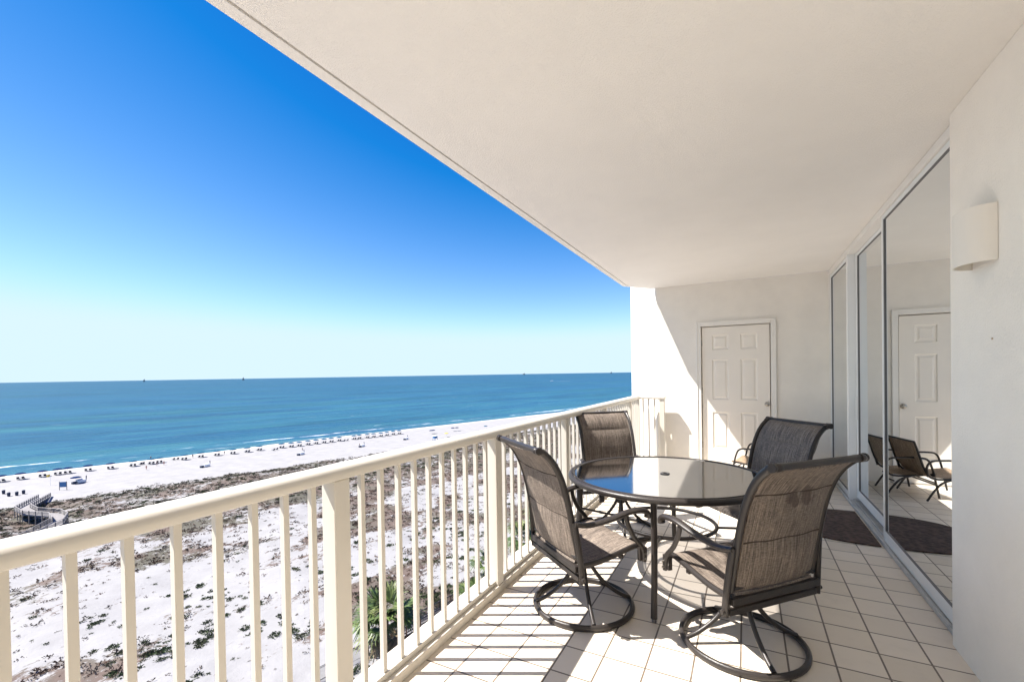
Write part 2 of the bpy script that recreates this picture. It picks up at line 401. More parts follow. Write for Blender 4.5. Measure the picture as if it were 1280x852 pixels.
ORD = ['first', 'second', 'third', 'fourth', 'fifth', 'sixth', 'seventh', 'eighth', 'ninth', 'tenth', 'eleventh', 'twelfth', 'thirteenth', 'fourteenth', 'fifteenth', 'sixteenth', 'seventeenth', 'eighteenth', 'nineteenth', 'twentieth', 'twenty-first', 'twenty-second', 'twenty-third', 'twenty-fourth', 'twenty-fifth', 'twenty-sixth', 'twenty-seventh', 'twenty-eighth', 'twenty-ninth', 'thirtieth', 'thirty-first', 'thirty-second', 'thirty-third', 'thirty-fourth', 'thirty-fifth', 'thirty-sixth', 'thirty-seventh', 'thirty-eighth', 'thirty-ninth', 'fortieth']

# ================================================================== TERRAIN AND SEA
GZ = -32.0; WZ = GZ-.7; K = (EYE-GZ)/20.95      # eleventh-floor height; K stretches the shore layout with it
def stw(s, t, z=0.0): return SN*s+ST*t+Vector((0, 0, z))
def toST(p): return p.x*SN.x+p.y*SN.y, p.x*ST.x+p.y*ST.y
def fbm(x, y, sc_, seed=0.0):
    return noise.fractal(Vector((x*sc_, y*sc_, seed)), 0.6, 2.1, 4)
def clamp(x, a=0.0, b=1.0): return max(a, min(b, x))
def sstep(a, b, x):
    t = clamp((x-a)/(b-a)); return t*t*(3-2*t)
def edge_front(t):      # s, t below in units of K metres
    return 113+1.6*fbm(t, 0, .05, 3)+1.2*fbm(t, 0, .2, 5)
def veg(s, t):
    f = edge_front(t)
    belt = sstep(f+.8, f-1.5, s)*sstep(70, 80, s+5*fbm(s, t, .05, 2))
    belt *= .82+.5*fbm(s*1.6, t*.6, .12, 9)
    band = max(0.0, fbm(s*1.25+11, t*.75, .10, 4)+.09)             # ragged strips parallel to the shore
    near = sstep(8, 34, t)
    field = band*(1.1+1.3*near)+(.12+.30*near)*(.6+.8*fbm(s, t, .3, 6))
    field *= sstep(f, f-2.5, s)
    return clamp(max(belt*.88, field), 0, 1.0)
def gheight(s, t):
    s /= K; t /= K
    h = GZ
    h += 1.5*sstep(112, 104, s)*sstep(66, 84, s)*(.55+.8*fbm(s, t, .07, 1))
    h += (.70*fbm(s, t, .08, 8)+.16*fbm(s, t, .3, 12))*sstep(112, 100, s)*sstep(24, 34, s)
    s_ = s-3.0-4.0*sstep(12, 55, t); h -= .7*sstep(139, 151, s_)+.08*max(0, min(s_-151, 200))
    return h
def axis(fine0, fine1, step, lo, hi):
    a = []; x = fine0
    while x < fine1+1e-6: a.append(x); x += step
    g = step; x = fine1
    while x < hi: g *= 1.5; x += g; a.append(min(x, hi))
    g = step; x = fine0; pre = []
    while x > lo: g *= 1.5; x -= g; pre.append(max(x, lo))
    return pre[::-1]+a
SS = axis(22*K, 158*K, .85*K, -60000, 4000); TT = axis(-25*K, 210*K, 1.0*K, -60000, 60000)
vs = []; cols = []
for s in SS:
    for t in TT:
        inr = -600 < s < 170*K and -600 < t < 1100
        z = gheight(s, t) if inr else (GZ if s < 139*K else GZ-.7-.08*min(max(s/K-151, 0), 200))
        vs.append(tuple(stw(s, t, z)))
        v_ = veg(s/K, t/K) if inr else .5
        cols.append((v_, sstep(145, 150, s/K-3.0-4.0*sstep(12, 55, t/K)+1.5*fbm(s/K, t/K, .1, 2)) if inr else 0.0, 0, 1))
nT = len(TT)
fs = [(i*nT+j, (i+1)*nT+j, (i+1)*nT+j+1, i*nT+j+1) for i in range(len(SS)-1) for j in range(nT-1)]
me = bpy.data.meshes.new('beach_ground'); me.from_pydata(vs, [], fs); me.update()
ca = me.color_attributes.new('veg', 'FLOAT_COLOR', 'POINT'); ca.data.foreach_set('color', [x for c in cols for x in c])
me.polygons.foreach_set('use_smooth', [True]*len(me.polygons)); me.materials.append(M['sand'])
me.flip_normals() if me.polygons[0].normal.z < 0 else None
g_o = bpy.data.objects.new('ground', me); sc.collection.objects.link(g_o); struct(g_o)

mb = MB(); q = [stw(140*K, -90000, WZ), stw(90000, -90000, WZ), stw(90000, 90000, WZ), stw(140*K, 90000, WZ)]
mb.add(q, [(0, 3, 2, 1)]); sea = struct(mb.build('sea', 'water'))
if sea.data.polygons[0].normal.z < 0: sea.data.flip_normals()

# scrub, weeds and low bushes on the dunes: nobody could count them
def scrub(name, label, cat, n, rule):
    mb = MB(); k = 0; tries = 0
    while k < n and tries < n*40:
        tries += 1
        s = random.uniform(24, 115); t = random.uniform(-22, 170)
        r = rule(s, t)
        if r is None: continue
        rad, hgt, col, blades = r; k += 1
        base = stw(s*K, t*K, gheight(s*K, t*K)-.03); rad *= 1.35; hgt *= 1.35
        for b in range(blades):
            a = random.uniform(0, 2*math.pi); d = rad*math.sqrt(random.random()); 
            p = base+Vector((math.cos(a)*d, math.sin(a)*d, 0))
            a2 = random.uniform(0, 2*math.pi); l = random.uniform(.5, 1)*rad*.8
            u = Vector((math.cos(a2), math.sin(a2), 0)); w = Vector((-u.y, u.x, 0))*random.uniform(.015, .05)
            h = hgt*random.uniform(.4, 1)*(1-.5*(d/rad)**2)
            j = random.uniform(.6, 1.35); cc = tuple(x*j for x in col)
            mb.add([p-w+Vector((0, 0, h*.15)), p+w+Vector((0, 0, h*.15)), p+u*l*.6+w*.6+Vector((0, 0, h)), p+u*l+Vector((0, 0, h*.7))], [(0, 1, 2, 3)], cc)
    o = mb.build(name, 'scrub'); tag(o, label, cat); o['kind'] = 'stuff'; return o
def rule_dry(s, t):
    v = veg(s, t)
    if random.random() > (v-.03)*1.1: return None
    m_ = fbm(s, t, .06, 21)
    if s > 78: col = random.choice([(.12, .105, .07), (.095, .09, .06), (.15, .125, .095), (.10, .075, .055)])
    elif m_ > .05: col = random.choice([(.10, .058, .04), (.085, .055, .04), (.12, .085, .06)])
    else: col = random.choice([(.12, .10, .085), (.09, .075, .065), (.16, .13, .10), (.12, .07, .05)])
    q_ = random.random()**2; return .12+.5*q_, .08+.42*q_, col, 11
def rule_green(s, t):
    near = sstep(60, 34, s)
    pr = .008+.75*near*max(0, fbm(s, t, .16, 31)+.12)+(.07 if s > 82 and veg(s, t) > .45 else 0)
    if random.random() > pr: return None
    if s > 112: return None
    col = random.choice([(.050, .075, .032), (.065, .088, .040), (.042, .060, .028), (.085, .095, .050)])
    q_ = random.random()**1.5; return .12+.40*q_, .10+.28*q_, col, int(18+44*q_)
scrub('dry_scrub', 'dry brown and reddish scrub scattered over the white dunes', 'dune scrub', 40000, rule_dry)
scrub('green_scrub', 'low dark green tufts scattered over the white dunes', 'dune plants', 8000, rule_green)

# ================================================================== THE BALCONY
WX = .945           # face of the side wall
FY = 7.19           # face of the end wall
CZ = 2.75           # ceiling
mb = MB(); mb.box(-1.457, 1.3, -3.0, FY, -.2, 0)
floor = struct(mb.build('floor', 'tile'))
mb = MB(); mb.box(-1.62, -1.4572, -3.0, FY+.4, -.2, .05)
curb = struct(mb.build('floor_curb', 'curb', bevel=.004))
yc, yw = 6.78, FY-.002                          # the slab corner is cut off at the slanting wall
mb = MB(); mb.prism([(-1.558, -3.0), (6.0, -3.0), (6.0, yw), (-1.215, yw), (-1.558, yc+.012)], CZ, CZ+.2)
ceil = struct(mb.build('ceiling', 'ceiling'))
mb = MB(); mb.prism([(-1.63, -3.0), (-1.572, -3.0), (-1.572, yc+.006), (-1.232, yw), (-1.31, yw), (-1.63, yc-.018)], CZ, CZ+.2)
mb.prism([(-1.5722, -3.0), (-1.5578, -3.0), (-1.5578, yc+.012), (-1.2152, yw), (-1.2318, yw), (-1.5722, yc+.006)], CZ+.03, CZ+.199)
o = mb.build('ceiling_edge', 'ceiling', ceil)

# end wall with its slanting outer face and the storage door
ew = thing('end_wall', 'cream stucco end wall of the balcony holding the white six-panel door', 'wall', (0, FY, 0))
d_ = .51
mb = MB()
DX0, DX1, DH = -.584, .315, 2.108
poly = lambda x0, x1: [(x0, 0), (x1, 0), (x1, .51), (x0, .51)]
mb.prism([(-1.22, 0), (DX0, 0), (DX0, .51), (-1.22-d_, .51)], GZ-.1, CZ+4)
mb.prism([(DX1, 0), (1.6, 0), (1.6, .51), (DX1, .51)], GZ-.1, CZ)
mb.prism([(DX0, 0), (DX1, 0), (DX1, .51), (DX0, .51)], DH, CZ)
mb.prism([(DX0, .1), (DX1, .1), (DX1, .51), (DX0, .51)], GZ-.1, DH)
wall_part = mb.build('wall', 'stucco', ew)
door = MB()
# door leaf with six recessed panels: built as a grid with sunk fields
def door_leaf():
    x0, x1, z0, z1 = DX0+.012, DX1-.012, .012, DH-.012
    px = [(-.437, -.216), (-.062, .151)]
    pz = [(.30, .84), (1.022, 1.615), (1.757, 1.975)]
    xs = [x0, px[0][0], px[0][1], px[1][0], px[1][1], x1]; zs = [z0, pz[0][0], pz[0][1], pz[1][0], pz[1][1], pz[2][0], pz[2][1], z1]
    mb = MB(); yf = .022
    for i in range(5):
        for j in range(7):
            a, b, c, d = xs[i], xs[i+1], zs[j], zs[j+1]
            if i in (1, 3) and j in (1, 3, 5):
                e1, e2, e3 = .012, .030, .048
                loops = [(0, yf), (e1, yf+.011), (e2, yf+.011), (e3, yf+.003)]
                vs = []
                for e, y in loops: vs += [(a+e, y, c+e), (b-e, y, c+e), (b-e, y, d-e), (a+e, y, d-e)]
                fs = []
                for L in range(3):
                    for k in range(4):
                        l = (k+1) % 4; fs.append((L*4+k, L*4+l, L*4+4+l, L*4+4+k))
                fs.append((12, 13, 14, 15)); mb.add(vs, fs)
            else:
                mb.add([(a, yf, c), (b, yf, c), (b, yf, d), (a, yf, d)], [(0, 1, 2, 3)])
    mb.add([(x0, yf, z0), (x1, yf, z0), (x1, yf+.04, z0), (x0, yf+.04, z0), (x0, yf, z1), (x1, yf, z1), (x1, yf+.04, z1), (x0, yf+.04, z1)],
           [(0, 3, 2, 1), (4, 5, 6, 7), (0, 4, 7, 3), (1, 2, 6, 5), (3, 7, 6, 2)])
    return mb
dl = door_leaf().build('door', 'door', ew)
mb = MB(); mb.tube([(.265, .022, .968), (.265, -.012, .968)], .012, 12)
mb.lathe([(0, 0), (.018, .002), (.028, .012), (.028, .022), (.014, .034), (.001, .036)], 20)
kn = MB(); kn.tube([(.265, .022, .968), (.265, -.01, .968)], .011, 12)
kn.tube([(.265, -.006, .968), (.265, -.012, .968), (.265, -.024, .968), (.265, -.036, .968), (.265, -.042, .968)], [.014, .025, .030, .024, .010], 20)
kn.tube([(.265, .0225, .968), (.265, .016, .968)], .031, 20)
kn.build('knob', 'nickel', dl, smooth=True)
for hz in (1.87, 1.16, .35):
    h = MB(); h.tube([(DX0+.006, .014, hz-.045), (DX0+.006, .014, hz+.045)], .007, 8); h.build('hinge', 'nickel', dl)
mb = MB(); w = .066
mb.box(DX0-w, DX0-.002, -.018, .0, 0.0, DH+w); mb.box(DX1+.002, DX1+w, -.018, 0, 0.0, DH+w); mb.box(DX0-.002, DX1+.002, -.018, 0, DH+.002, DH+w)
mb.box(DX0-w, DX0-w+.018, -.026, -.018, 0, DH+w); mb.box(DX1+w-.018, DX1+w, -.026, -.018, 0, DH+w); mb.box(DX0-w+.018, DX1+w-.018, -.026, -.018, DH+w-.018, DH+w)
mb.build('door_frame', 'trim', ew, bevel=.003)
mb = MB(); mb.box(DX0+.002, DX1-.002, -.012, .022, 0.0, .011); mb.build('threshold', 'nickel', ew)

# side wall beside the camera
sw = thing('side_wall', 'pale cream stucco wall on the right carrying the half-round wall lamp', 'wall', (WX, 0, 0))
mb = MB(); mb.box(0, .55, -3.0, 3.11, GZ-.1, CZ); mb.build('wall', 'sidewall', sw, bevel=.006)
mb = MB(); mb.tube([(-.0005, 2.662, 1.569), (-.004, 2.662, 1.569)], .0045, 8); mb.build('wall_plug', 'tan', sw)
bw = thing('back_wall', 'cream stucco wall closing the balcony behind the viewer', 'wall', (0, -3.0, 0))
mb = MB(); mb.box(-1.62, 1.5, -.2, 0, GZ-.1, CZ); mb.build('wall', 'stucco', bw)

# ---- sliding glass doors
gd = thing('sliding_glass_door', 'white framed sliding glass doors reflecting the balcony, right side', 'glass door', (.98, 3.11, 0))
Y0 = 3.11
def bx(mb, x0, x1, y0, y1, z0, z1): mb.box(x0-.98, x1-.98, y0-Y0, y1-Y0, z0, z1)
mb = MB(); bx(mb, .982, 1.30, Y0+.002, FY-.002, 2.688, CZ-.004); mb.build('header', 'trim', gd, bevel=.003)
mb = MB(); bx(mb, .975, .990, Y0+.002, FY-.002, .002, .035); bx(mb, .990, 1.12, Y0+.002, FY-.002, .002, .018)
bx(mb, 1.025, 1.033, Y0+.002, FY-.002, .018, .034); bx(mb, 1.095, 1.11, Y0+.002, FY-.002, .018, .05)
mb.build('track', 'track', gd, bevel=.0015)
def panel(x, ya, yb, z0, z1, st_a, st_b, bot, top, nm, mat='alu', t=.028):
    mb = MB(); x0, x1 = x, x+t
    bx(mb, x0, x1, ya, ya+st_a, z0, z1); bx(mb, x0, x1, yb-st_b, yb, z0, z1)
    bx(mb, x0+.002, x1-.002, ya+st_a, yb-st_b, z0, z0+bot); bx(mb, x0+.002, x1-.002, ya+st_a, yb-st_b, z1-top, z1)
    f = mb.build(nm, mat, gd, bevel=.002)
    g = MB(); e = .0035
    for (a, b, c, d) in ((ya+st_a, ya+st_a+e, z0+bot, z1-top), (yb-st_b-e, yb-st_b, z0+bot, z1-top), (ya+st_a+e, yb-st_b-e, z0+bot, z0+bot+e), (ya+st_a+e, yb-st_b-e, z1-top-e, z1-top)):
        bx(g, x0+.006, x1-.006, a, b, c, d)
    g.build('gasket', 'gasket', f)
    g = MB(); xm = x+t/2
    g.add([(xm-.98, ya+st_a+.002-Y0, z0+bot+.002), (xm-.98, yb-st_b-.002-Y0, z0+bot+.002), (xm-.98, yb-st_b-.002-Y0, z1-top-.002), (xm-.98, ya+st_a+.002-Y0, z1-top-.002)], [(0, 1, 2, 3)])
    g.build('glass', 'window', f)
    return f
panel(.992, 3.02, 4.635, .036, 2.685, .05, .035, .085, .035, 'door_panel')
panel(1.060, 4.55, 5.985, .052, 2.685, .05, .055, .085, .035, 'door_panel')
panel(1.000, 6.075, 7.17, .020, 2.685, .03, .04, .06, .04, 'window_panel')
mb = MB(); bx(mb, .990, 1.125, 5.99, 6.07, .0185, 2.689); mb.build('mullion', 'alu', gd, bevel=.003)
mb = MB(); bx(mb, .985, 1.15, 7.172, FY-.002, .0185, 2.689); mb.build('jamb', 'trim', gd, bevel=.002)
mb = MB(); bx(mb, 1.048, 1.060, 5.93, 5.95, .9, 1.15); mb.build('handle', 'alu', gd)

# ---- the room behind the glass
room = thing('living_room', 'dim beige room behind the sliding glass', 'room', (1.31, 2.2, 0))
mb = MB(); mb.box(0, 4.5, 0, 5.5, -.2, -.005); mb.build('carpet', 'carpet', room)
mb = MB(); mb.box(4.5, 4.7, 0, 5.5, 0, CZ); mb.box(.19, 4.5, -.2, 0, 0, CZ); mb.box(.3, 4.5, 4.995, 5.2, 0, CZ); mb.build('wall', 'interior', room)
cu = MB(); P_ = []
n = 60
for i in range(n+1):
    y = 3.12+1.18*i/n; P_.append((1.19+.030*math.sin(i*1.15)+.01*math.sin(i*2.7), y))
for z in (0.03, .7, 1.6, 2.6): pass
vs = []; zs = [.03, .5, 1.0, 1.6, 2.2, 2.66]
for z in zs:
    k = 1.0-.34*(z/2.66)
    vs += [(x, 3.12+(y-3.12)*k, z) for x, y in P_]
fs = [(j*(n+1)+i, j*(n+1)+i+1, (j+1)*(n+1)+i+1, (j+1)*(n+1)+i) for j in range(len(zs)-1) for i in range(n)]
cu.add(vs, fs); o = cu.build('curtain', 'curtain', None, smooth=True); tag(o, 'pale sheer curtain gathered behind the near edge of the glass', 'curtain')
so = o.modifiers.new('thick', 'SOLIDIFY'); so.thickness = .002

# ---- wall lamp
sl = thing('wall_lamp', 'half-round cream wall lamp on the right-hand wall', 'wall lamp', (WX, 2.735, 1.90))
pts = [(-.098*math.sin(a), .125*math.cos(a)) for a in [math.pi*i/28 for i in range(29)]]
mb = MB(); vs = []; fs = []; n = len(pts)
for sc1 in (1.0, .93):
    for z in (0, .24): vs += [(x*sc1-.0015, y*sc1, z) for x, y in pts]
for i in range(n-1):
    fs += [(i, i+1, n+i+1, n+i), (2*n+i+1, 2*n+i, 3*n+i, 3*n+i+1), (i+1, i, 2*n+i, 2*n+i+1), (n+i, n+i+1, 3*n+i+1, 3*n+i)]
mb.add(vs, fs); mb.build('shade', 'sconce', sl, smooth=True)
mb = MB(); mb.box(-.0012, -.0002, -.11, .11, .004, .236); mb.box(-.02, -.0012, -.05, .05, .06, .18); mb.build('mounting_plate', 'trim', sl)
mb = MB(); mb.tube([(-.045, 0, .07), (-.045, 0, .17)], .026, 12); mb.tube([(-.045, 0, .05), (-.045, 0, .07)], .015, 12); mb.build('bulb', 'whitep', sl)

# ---- railing
rl = thing('balcony_railing', 'cream metal balcony railing with square balusters overlooking the dunes', 'railing', (-1.5, 0, 0))
RX = -1.5; YE = 7.06; XE = -1.09
prof = []
for i in range(17):
    a = math.pi*i/16
    prof.append((.052*math.cos(a), 1.052+.041*math.sin(a)))
prof = [(.036, 1.030), (.047, 1.036)]+prof+[(-.047, 1.036), (-.036, 1.030)]
def sweep_rail(prof, mb):
    n = len(prof); vs = []
    for (px, pz) in prof: vs.append((px, -1.6, pz))
    for (px, pz) in prof: vs.append((px, YE+px*-1.0, pz))      # mitred corner
    for (px, pz) in prof: vs.append((XE-RX, YE-px, pz))
    fs = []
    for L in range(2):
        for i in range(n): j = (i+1) % n; fs.append((L*n+i, (L+1)*n+i, (L+1)*n+j, L*n+j))
    fs += [tuple(range(n)), tuple(range(3*n-1, 2*n-1, -1))]
    mb.add(vs, fs)
mb = MB(); sweep_rail(prof, mb); mb.build('top_rail', 'rail', rl, smooth=True)
mb = MB(); sweep_rail([(.018, .051), (.018, .08), (-.028, .08), (-.028, .051)], mb); mb.build('bottom_rail', 'rail', rl, bevel=.002)
posts = [1.275+1.3*k for k in range(-2, 5)]
for y in posts:
    mb = MB(); mb.box(-.038, .038, y-.039, y+.039, .0505, 1.0295)
    mb.build('post', 'rail', rl, bevel=.004)
mb = MB(); mb.box(-.03, .03, YE-.03, YE+.03, .0505, 1.0295); mb.build('post', 'rail', rl, bevel=.003)
mb = MB(); mb.box(XE-RX-.075, XE-RX-.005, YE-.035, YE+.035, .0005, 1.0295); mb.build('post', 'rail', rl, bevel=.003)
for k in range(-2, 5):
    for i in range(10):
        y = posts[0]+1.3*(k+2)+.135+.1167*i
        if y > YE-.05 or y > 7.0: continue
        mb = MB(); mb.box(-.011, .011, y-.011, y+.011, .0802, 1.0298); mb.build('baluster', 'rail', rl)
for i in range(3):
    x = .085+.085*i
    mb = MB(); mb.box(x-.011, x+.011, YE-.011, YE+.011, .0802, 1.0298); mb.build('baluster', 'rail', rl)

# ---- door mat
mb = MB(); P_ = []
cx, cy = .962, 5.05
for i in range(25):
    a = math.pi/2+math.pi*i/24
    e = 2.6
    P_.append((cx+.66*-(abs(math.cos(a))**(2/e)), cy+.50*math.copysign(abs(math.sin(a))**(2/e), math.sin(a))))
mb.prism(P_[::-1], .0005, .012); o = mb.build('door_mat', 'mat', bevel=.003); tag(o, 'dark brown rounded coir mat in front of the glass door', 'door mat')

# ================================================================== FURNITURE
# ---- round glass table
TC = (-.52, 3.33); TRAD = .69
tb = thing('round_patio_table', 'round glass-topped patio table with dark bronze rim', 'table', (TC[0], TC[1], 0))
mb = MB(); A = [2*math.pi*i/96 for i in range(96)]
mb.tube([(.672*math.cos(a), .672*math.sin(a), .700) for a in A], .020, 12, closed=True, hint=(0, 0, 1))
mb.tube([(.650*math.cos(a), .650*math.sin(a), .716) for a in A], .006, 8, closed=True, hint=(0, 0, 1))
mb.build('rim', 'bronze', tb, smooth=True)
mb = MB(); mb.lathe([(.024, .716), (.648, .716)], 96); mb.build('glass_top', 'tableglass', tb)
mb = MB(); mb.lathe([(.018, .712), (.018, .722), (.032, .722), (.032, .7165), (.024, .712)], 28); mb.build('umbrella_ring', 'dark', tb, smooth=True)
for k in range(4):
    a = R(-87+90*k); c, s = math.cos(a), math.sin(a)
    mb = MB(); pth = smoothpath([(.645*c, .645*s, .69), (.635*c, .635*s, .45), (.655*c, .655*s, .2), (.69*c, .69*s, .02)], 6)
    mb.tube(pth, .0235, 10, flat=.8, hint=(c, s, 0)); lg = mb.build('leg', 'bronze', tb, smooth=True)
    mb = MB(); mb.tube([(.69*c, .69*s, 0.001), (.69*c, .69*s, .022)], .013, 12); mb.build('foot_cap', 'gasket', lg)
    mb = MB(); mb.tube([(.335*c, .335*s, .37), (.64*c, .64*s, .40)], .009, 8); mb.build('brace', 'bronze', tb, smooth=True)
mb = MB(); mb.tube([(.335*math.cos(a), .335*math.sin(a), .37) for a in A[::2]], .013, 10, closed=True, hint=(0, 0, 1)); mb.build('brace_ring', 'bronze', tb, smooth=True)

# ---- swivel chairs
BACK = [(-.185, .41), (-.198, .48), (-.222, .60), (-.246, .72), (-.275, .83), (-.312, .92), (-.355, .985), (-.402, 1.028), (-.436, 1.043)]
def swivel_chair(label, x, y, rz, sling):
    t = thing('swivel_patio_chair', label, 'chair', (x, y, 0), rz, 'swivel sling chairs around the round table')
    # base
    b = R(-20)
    mb = MB(); mb.tube([(.300*math.cos(a), .300*math.sin(a), .0185) for a in A[::2]], .018, 12, flat=.8, closed=True, hint=(0, 0, 1))
    mb.build('base_ring', 'bronze', t, smooth=True)
    for k in range(4):
        a = b+k*math.pi/2; c, s = math.cos(a), math.sin(a)
        mb = MB(); mb.tube(smoothpath([(.030*c, .030*s, .305), (.06*c, .06*s, .235), (.135*c, .135*s, .135), (.225*c, .225*s, .065), (.294*c, .294*s, .034)], 5), .0125, 10, hint=(-s, c, 0))
        mb.build('base_leg', 'bronze', t, smooth=True)
    mb = MB(); mb.tube([(0, 0, .255), (0, 0, .335)], .034, 16); mb.box(-.11, .11, -.12, .10, .335, .347); mb.box(-.085, -.06, -.17, .12, .347, .375); mb.box(.06, .085, -.17, .12, .347, .375)
    mb.build('swivel_plate', 'bronze', t)
    # back frame: both uprights and the top bar
    mb = MB()
    for sgn in (-1, 1):
        pth = smoothpath([(sgn*.268, y_, z_) for y_, z_ in BACK[:-1]], 4)
        mb.tube(pth, .0185, 10, flat=.72, hint=(0, 1, 0))
        mb.tube(smoothpath([(sgn*.268, BACK[-2][0]+.004, BACK[-2][1]), (sgn*.269, -.425, 1.036), (sgn*.266, -.438, 1.040), (sgn*.250, -.438, 1.041)], 4), .019, 10, hint=(0, 1, 0))
    mb.tube([(-.285, -.433, 1.040), (.285, -.433, 1.040)], .0165, 12)
    mb.tube([(-.292, -.433, 1.040), (-.280, -.433, 1.040)], .0205, 12); mb.tube([(.280, -.433, 1.040), (.292, -.433, 1.040)], .0205, 12)
    mb.tube([(-.262, -.196, .425), (.262, -.196, .425)], .011, 8)
    mb.build('back_frame', 'bronze', t, smooth=True)
    # seat frame
    mb = MB()
    for sgn in (-1, 1):
        mb.tube(smoothpath([(sgn*.262, -.215, .372), (sgn*.262, -.05, .378), (sgn*.262, .12, .412), (sgn*.262, .215, .428), (sgn*.262, .252, .405)], 4), .0165, 10, flat=.75, hint=(0, 0, 1))
    mb.box(-.285, .285, -.222, -.196, .352, .388); mb.box(-.288, .288, -.205, -.185, .300, .330)
    mb.box(-.255, .255, .10, .125, .365, .385)
    mb.build('seat_frame', 'bronze', t, bevel=.003)
    # arms
    for sgn in (-1, 1):
        mb = MB()
        mb.tube(smoothpath([(sgn*.306, -.190, .300), (sgn*.303, -.196, .40), (sgn*.294, -.207, .52), (sgn*.286, -.216, .60), (sgn*.284, -.218, .628)], 5), .0175, 10, flat=.75, hint=(0, 1, 0))
        mb.tube(smoothpath([(sgn*.286, -.225, .622), (sgn*.290, -.13, .606), (sgn*.300, .0, .622), (sgn*.306, .12, .648), (sgn*.306, .21, .648), (sgn*.303, .257, .628), (sgn*.300, .262, .600)], 5), [.015]*8+[.0165]*23, 10, flat=1.35, hint=(0, 0, 1))
        mb.tube(smoothpath([(sgn*.304, .110, .640), (sgn*.304, .118, .585), (sgn*.304, .160, .500), (sgn*.304, .212, .440), (sgn*.304, .232, .395), (sgn*.304, .232, .345)], 5), .0145, 10, flat=.75, hint=(0, 1, 0))
        mb.box(sgn*.289-.012, sgn*.289+.012, .205, .255, .350, .425)
        ar = mb.build('arm', 'bronze', t, smooth=True)
        for z in (.365, .395): mb = MB(); mb.tube([(sgn*.314, .232, z), (sgn*.322, .232, z)], .007, 8); mb.build('bolt', 'nickel', ar)
        mb = MB(); mb.tube([(sgn*.316, -.193, .325), (sgn*.330, -.193, .325)], .011, 8); mb.build('bolt', 'bronze', ar)
    # slings
    def sling_mesh(rows, halfw, thick, bulge):
        mb = MB(); nx = 18; vs = []
        n = len(rows)
        for side in (0, 1):
            for j, (y_, z_, ny, nz, q) in enumerate(rows):
                for i in range(nx+1):
                    u = i/nx*2-1; sag = bulge*q*(1-u**4)
                    off = -thick*side+(sag if side == 0 else -sag*.8)-.010*(1-u*u)
                    vs.append((u*halfw, y_+ny*off, z_+nz*off))
        k = (nx+1)*n; fs = []
        for j in range(n-1):
            for i in range(nx):
                a0 = j*(nx+1)+i; fs += [(a0, a0+1, a0+nx+2, a0+nx+1), (k+a0+1, k+a0, k+a0+nx+1, k+a0+nx+2)]
        for j in range(n-1):
            a0 = j*(nx+1); fs += [(a0, a0+nx+1, k+a0+nx+1, k+a0)]; a0 += nx; fs += [(a0+nx+1, a0, k+a0, k+a0+nx+1)]
        for i in range(nx): fs += [(i+1, i, k+i, k+i+1)]; a0 = (n-1)*(nx+1)+i; fs += [(a0, a0+1, k+a0+1, k+a0)]
        mb.add(vs, fs); return mb
    def rows_from(path, seams, per):
        P = smoothpath([(0, a, b_) for a, b_ in path], per); n = len(P); out = []
        L = [0]
        for i in range(1, n): L.append(L[-1]+(P[i]-P[i-1]).length)
        for i in range(n):
            tt = (P[min(i+1, n-1)]-P[max(i-1, 0)]).normalized(); nn = Vector((0, tt.z, -tt.y))     # towards sitter
            u = L[i]/L[-1]; q = 1.0
            for s_ in seams: q = min(q, abs(u-s_)/.10)
            q = min(1, q)**.5
            out.append((P[i].y, P[i].z, nn.y, nn.z, q))
        return out
    rb = rows_from(BACK, (0.0, .36, .70, 1.0), 9)
    o = sling_mesh(rb, .250, .012, .016).build('back_sling', sling, t, smooth=True)
    for u_ in (.36, .70):
        L_ = [0.0]
        for a_, b_ in zip(rb, rb[1:]): L_.append(L_[-1]+math.hypot(a_[0]-b_[0], a_[1]-b_[1]))
        r_ = rb[min(range(len(rb)), key=lambda i: abs(L_[i]/L_[-1]-u_))]; pts_ = []
        for i in range(13):
            w_ = i/6-1; off = -.0125-.010*(1-w_*w_); pts_.append((w_*.246, r_[0]+r_[2]*off, r_[1]+r_[3]*off+.003*math.sin(i*1.3)))
        mb = MB(); mb.tube(pts_, .0050, 6); mb.build('seam', 'seam', o, smooth=True)
    rs = rows_from([(-.200, .405), (-.12, .378), (-.02, .384), (.10, .410), (.19, .432), (.238, .425), (.256, .400)], (0.0, .5, 1.0), 8)
    rs = [(a, b_, -c, -d, q) for a, b_, c, d, q in rs]
    sling_mesh(rs, .248, .012, .010).build('seat_sling', sling if sling != 'sling_marked' else 'sling', t, smooth=True)
    return t
swivel_chair('brown sling swivel chair nearest the railing, its back to the viewer', -.916, 2.65, -.689, 'sling')
swivel_chair('large stained brown swivel chair in front of the glass door, seen from behind', -.032, 2.643, .835, 'sling_marked')
swivel_chair('brown swivel chair on the far side of the table, backed against the railing', -1.025, 4.06, -2.437, 'sling')
swivel_chair('brown swivel chair greyed by sky sheen on the far side of the table near the glass', .02, 3.80, 2.281, 'sling_skysheen')

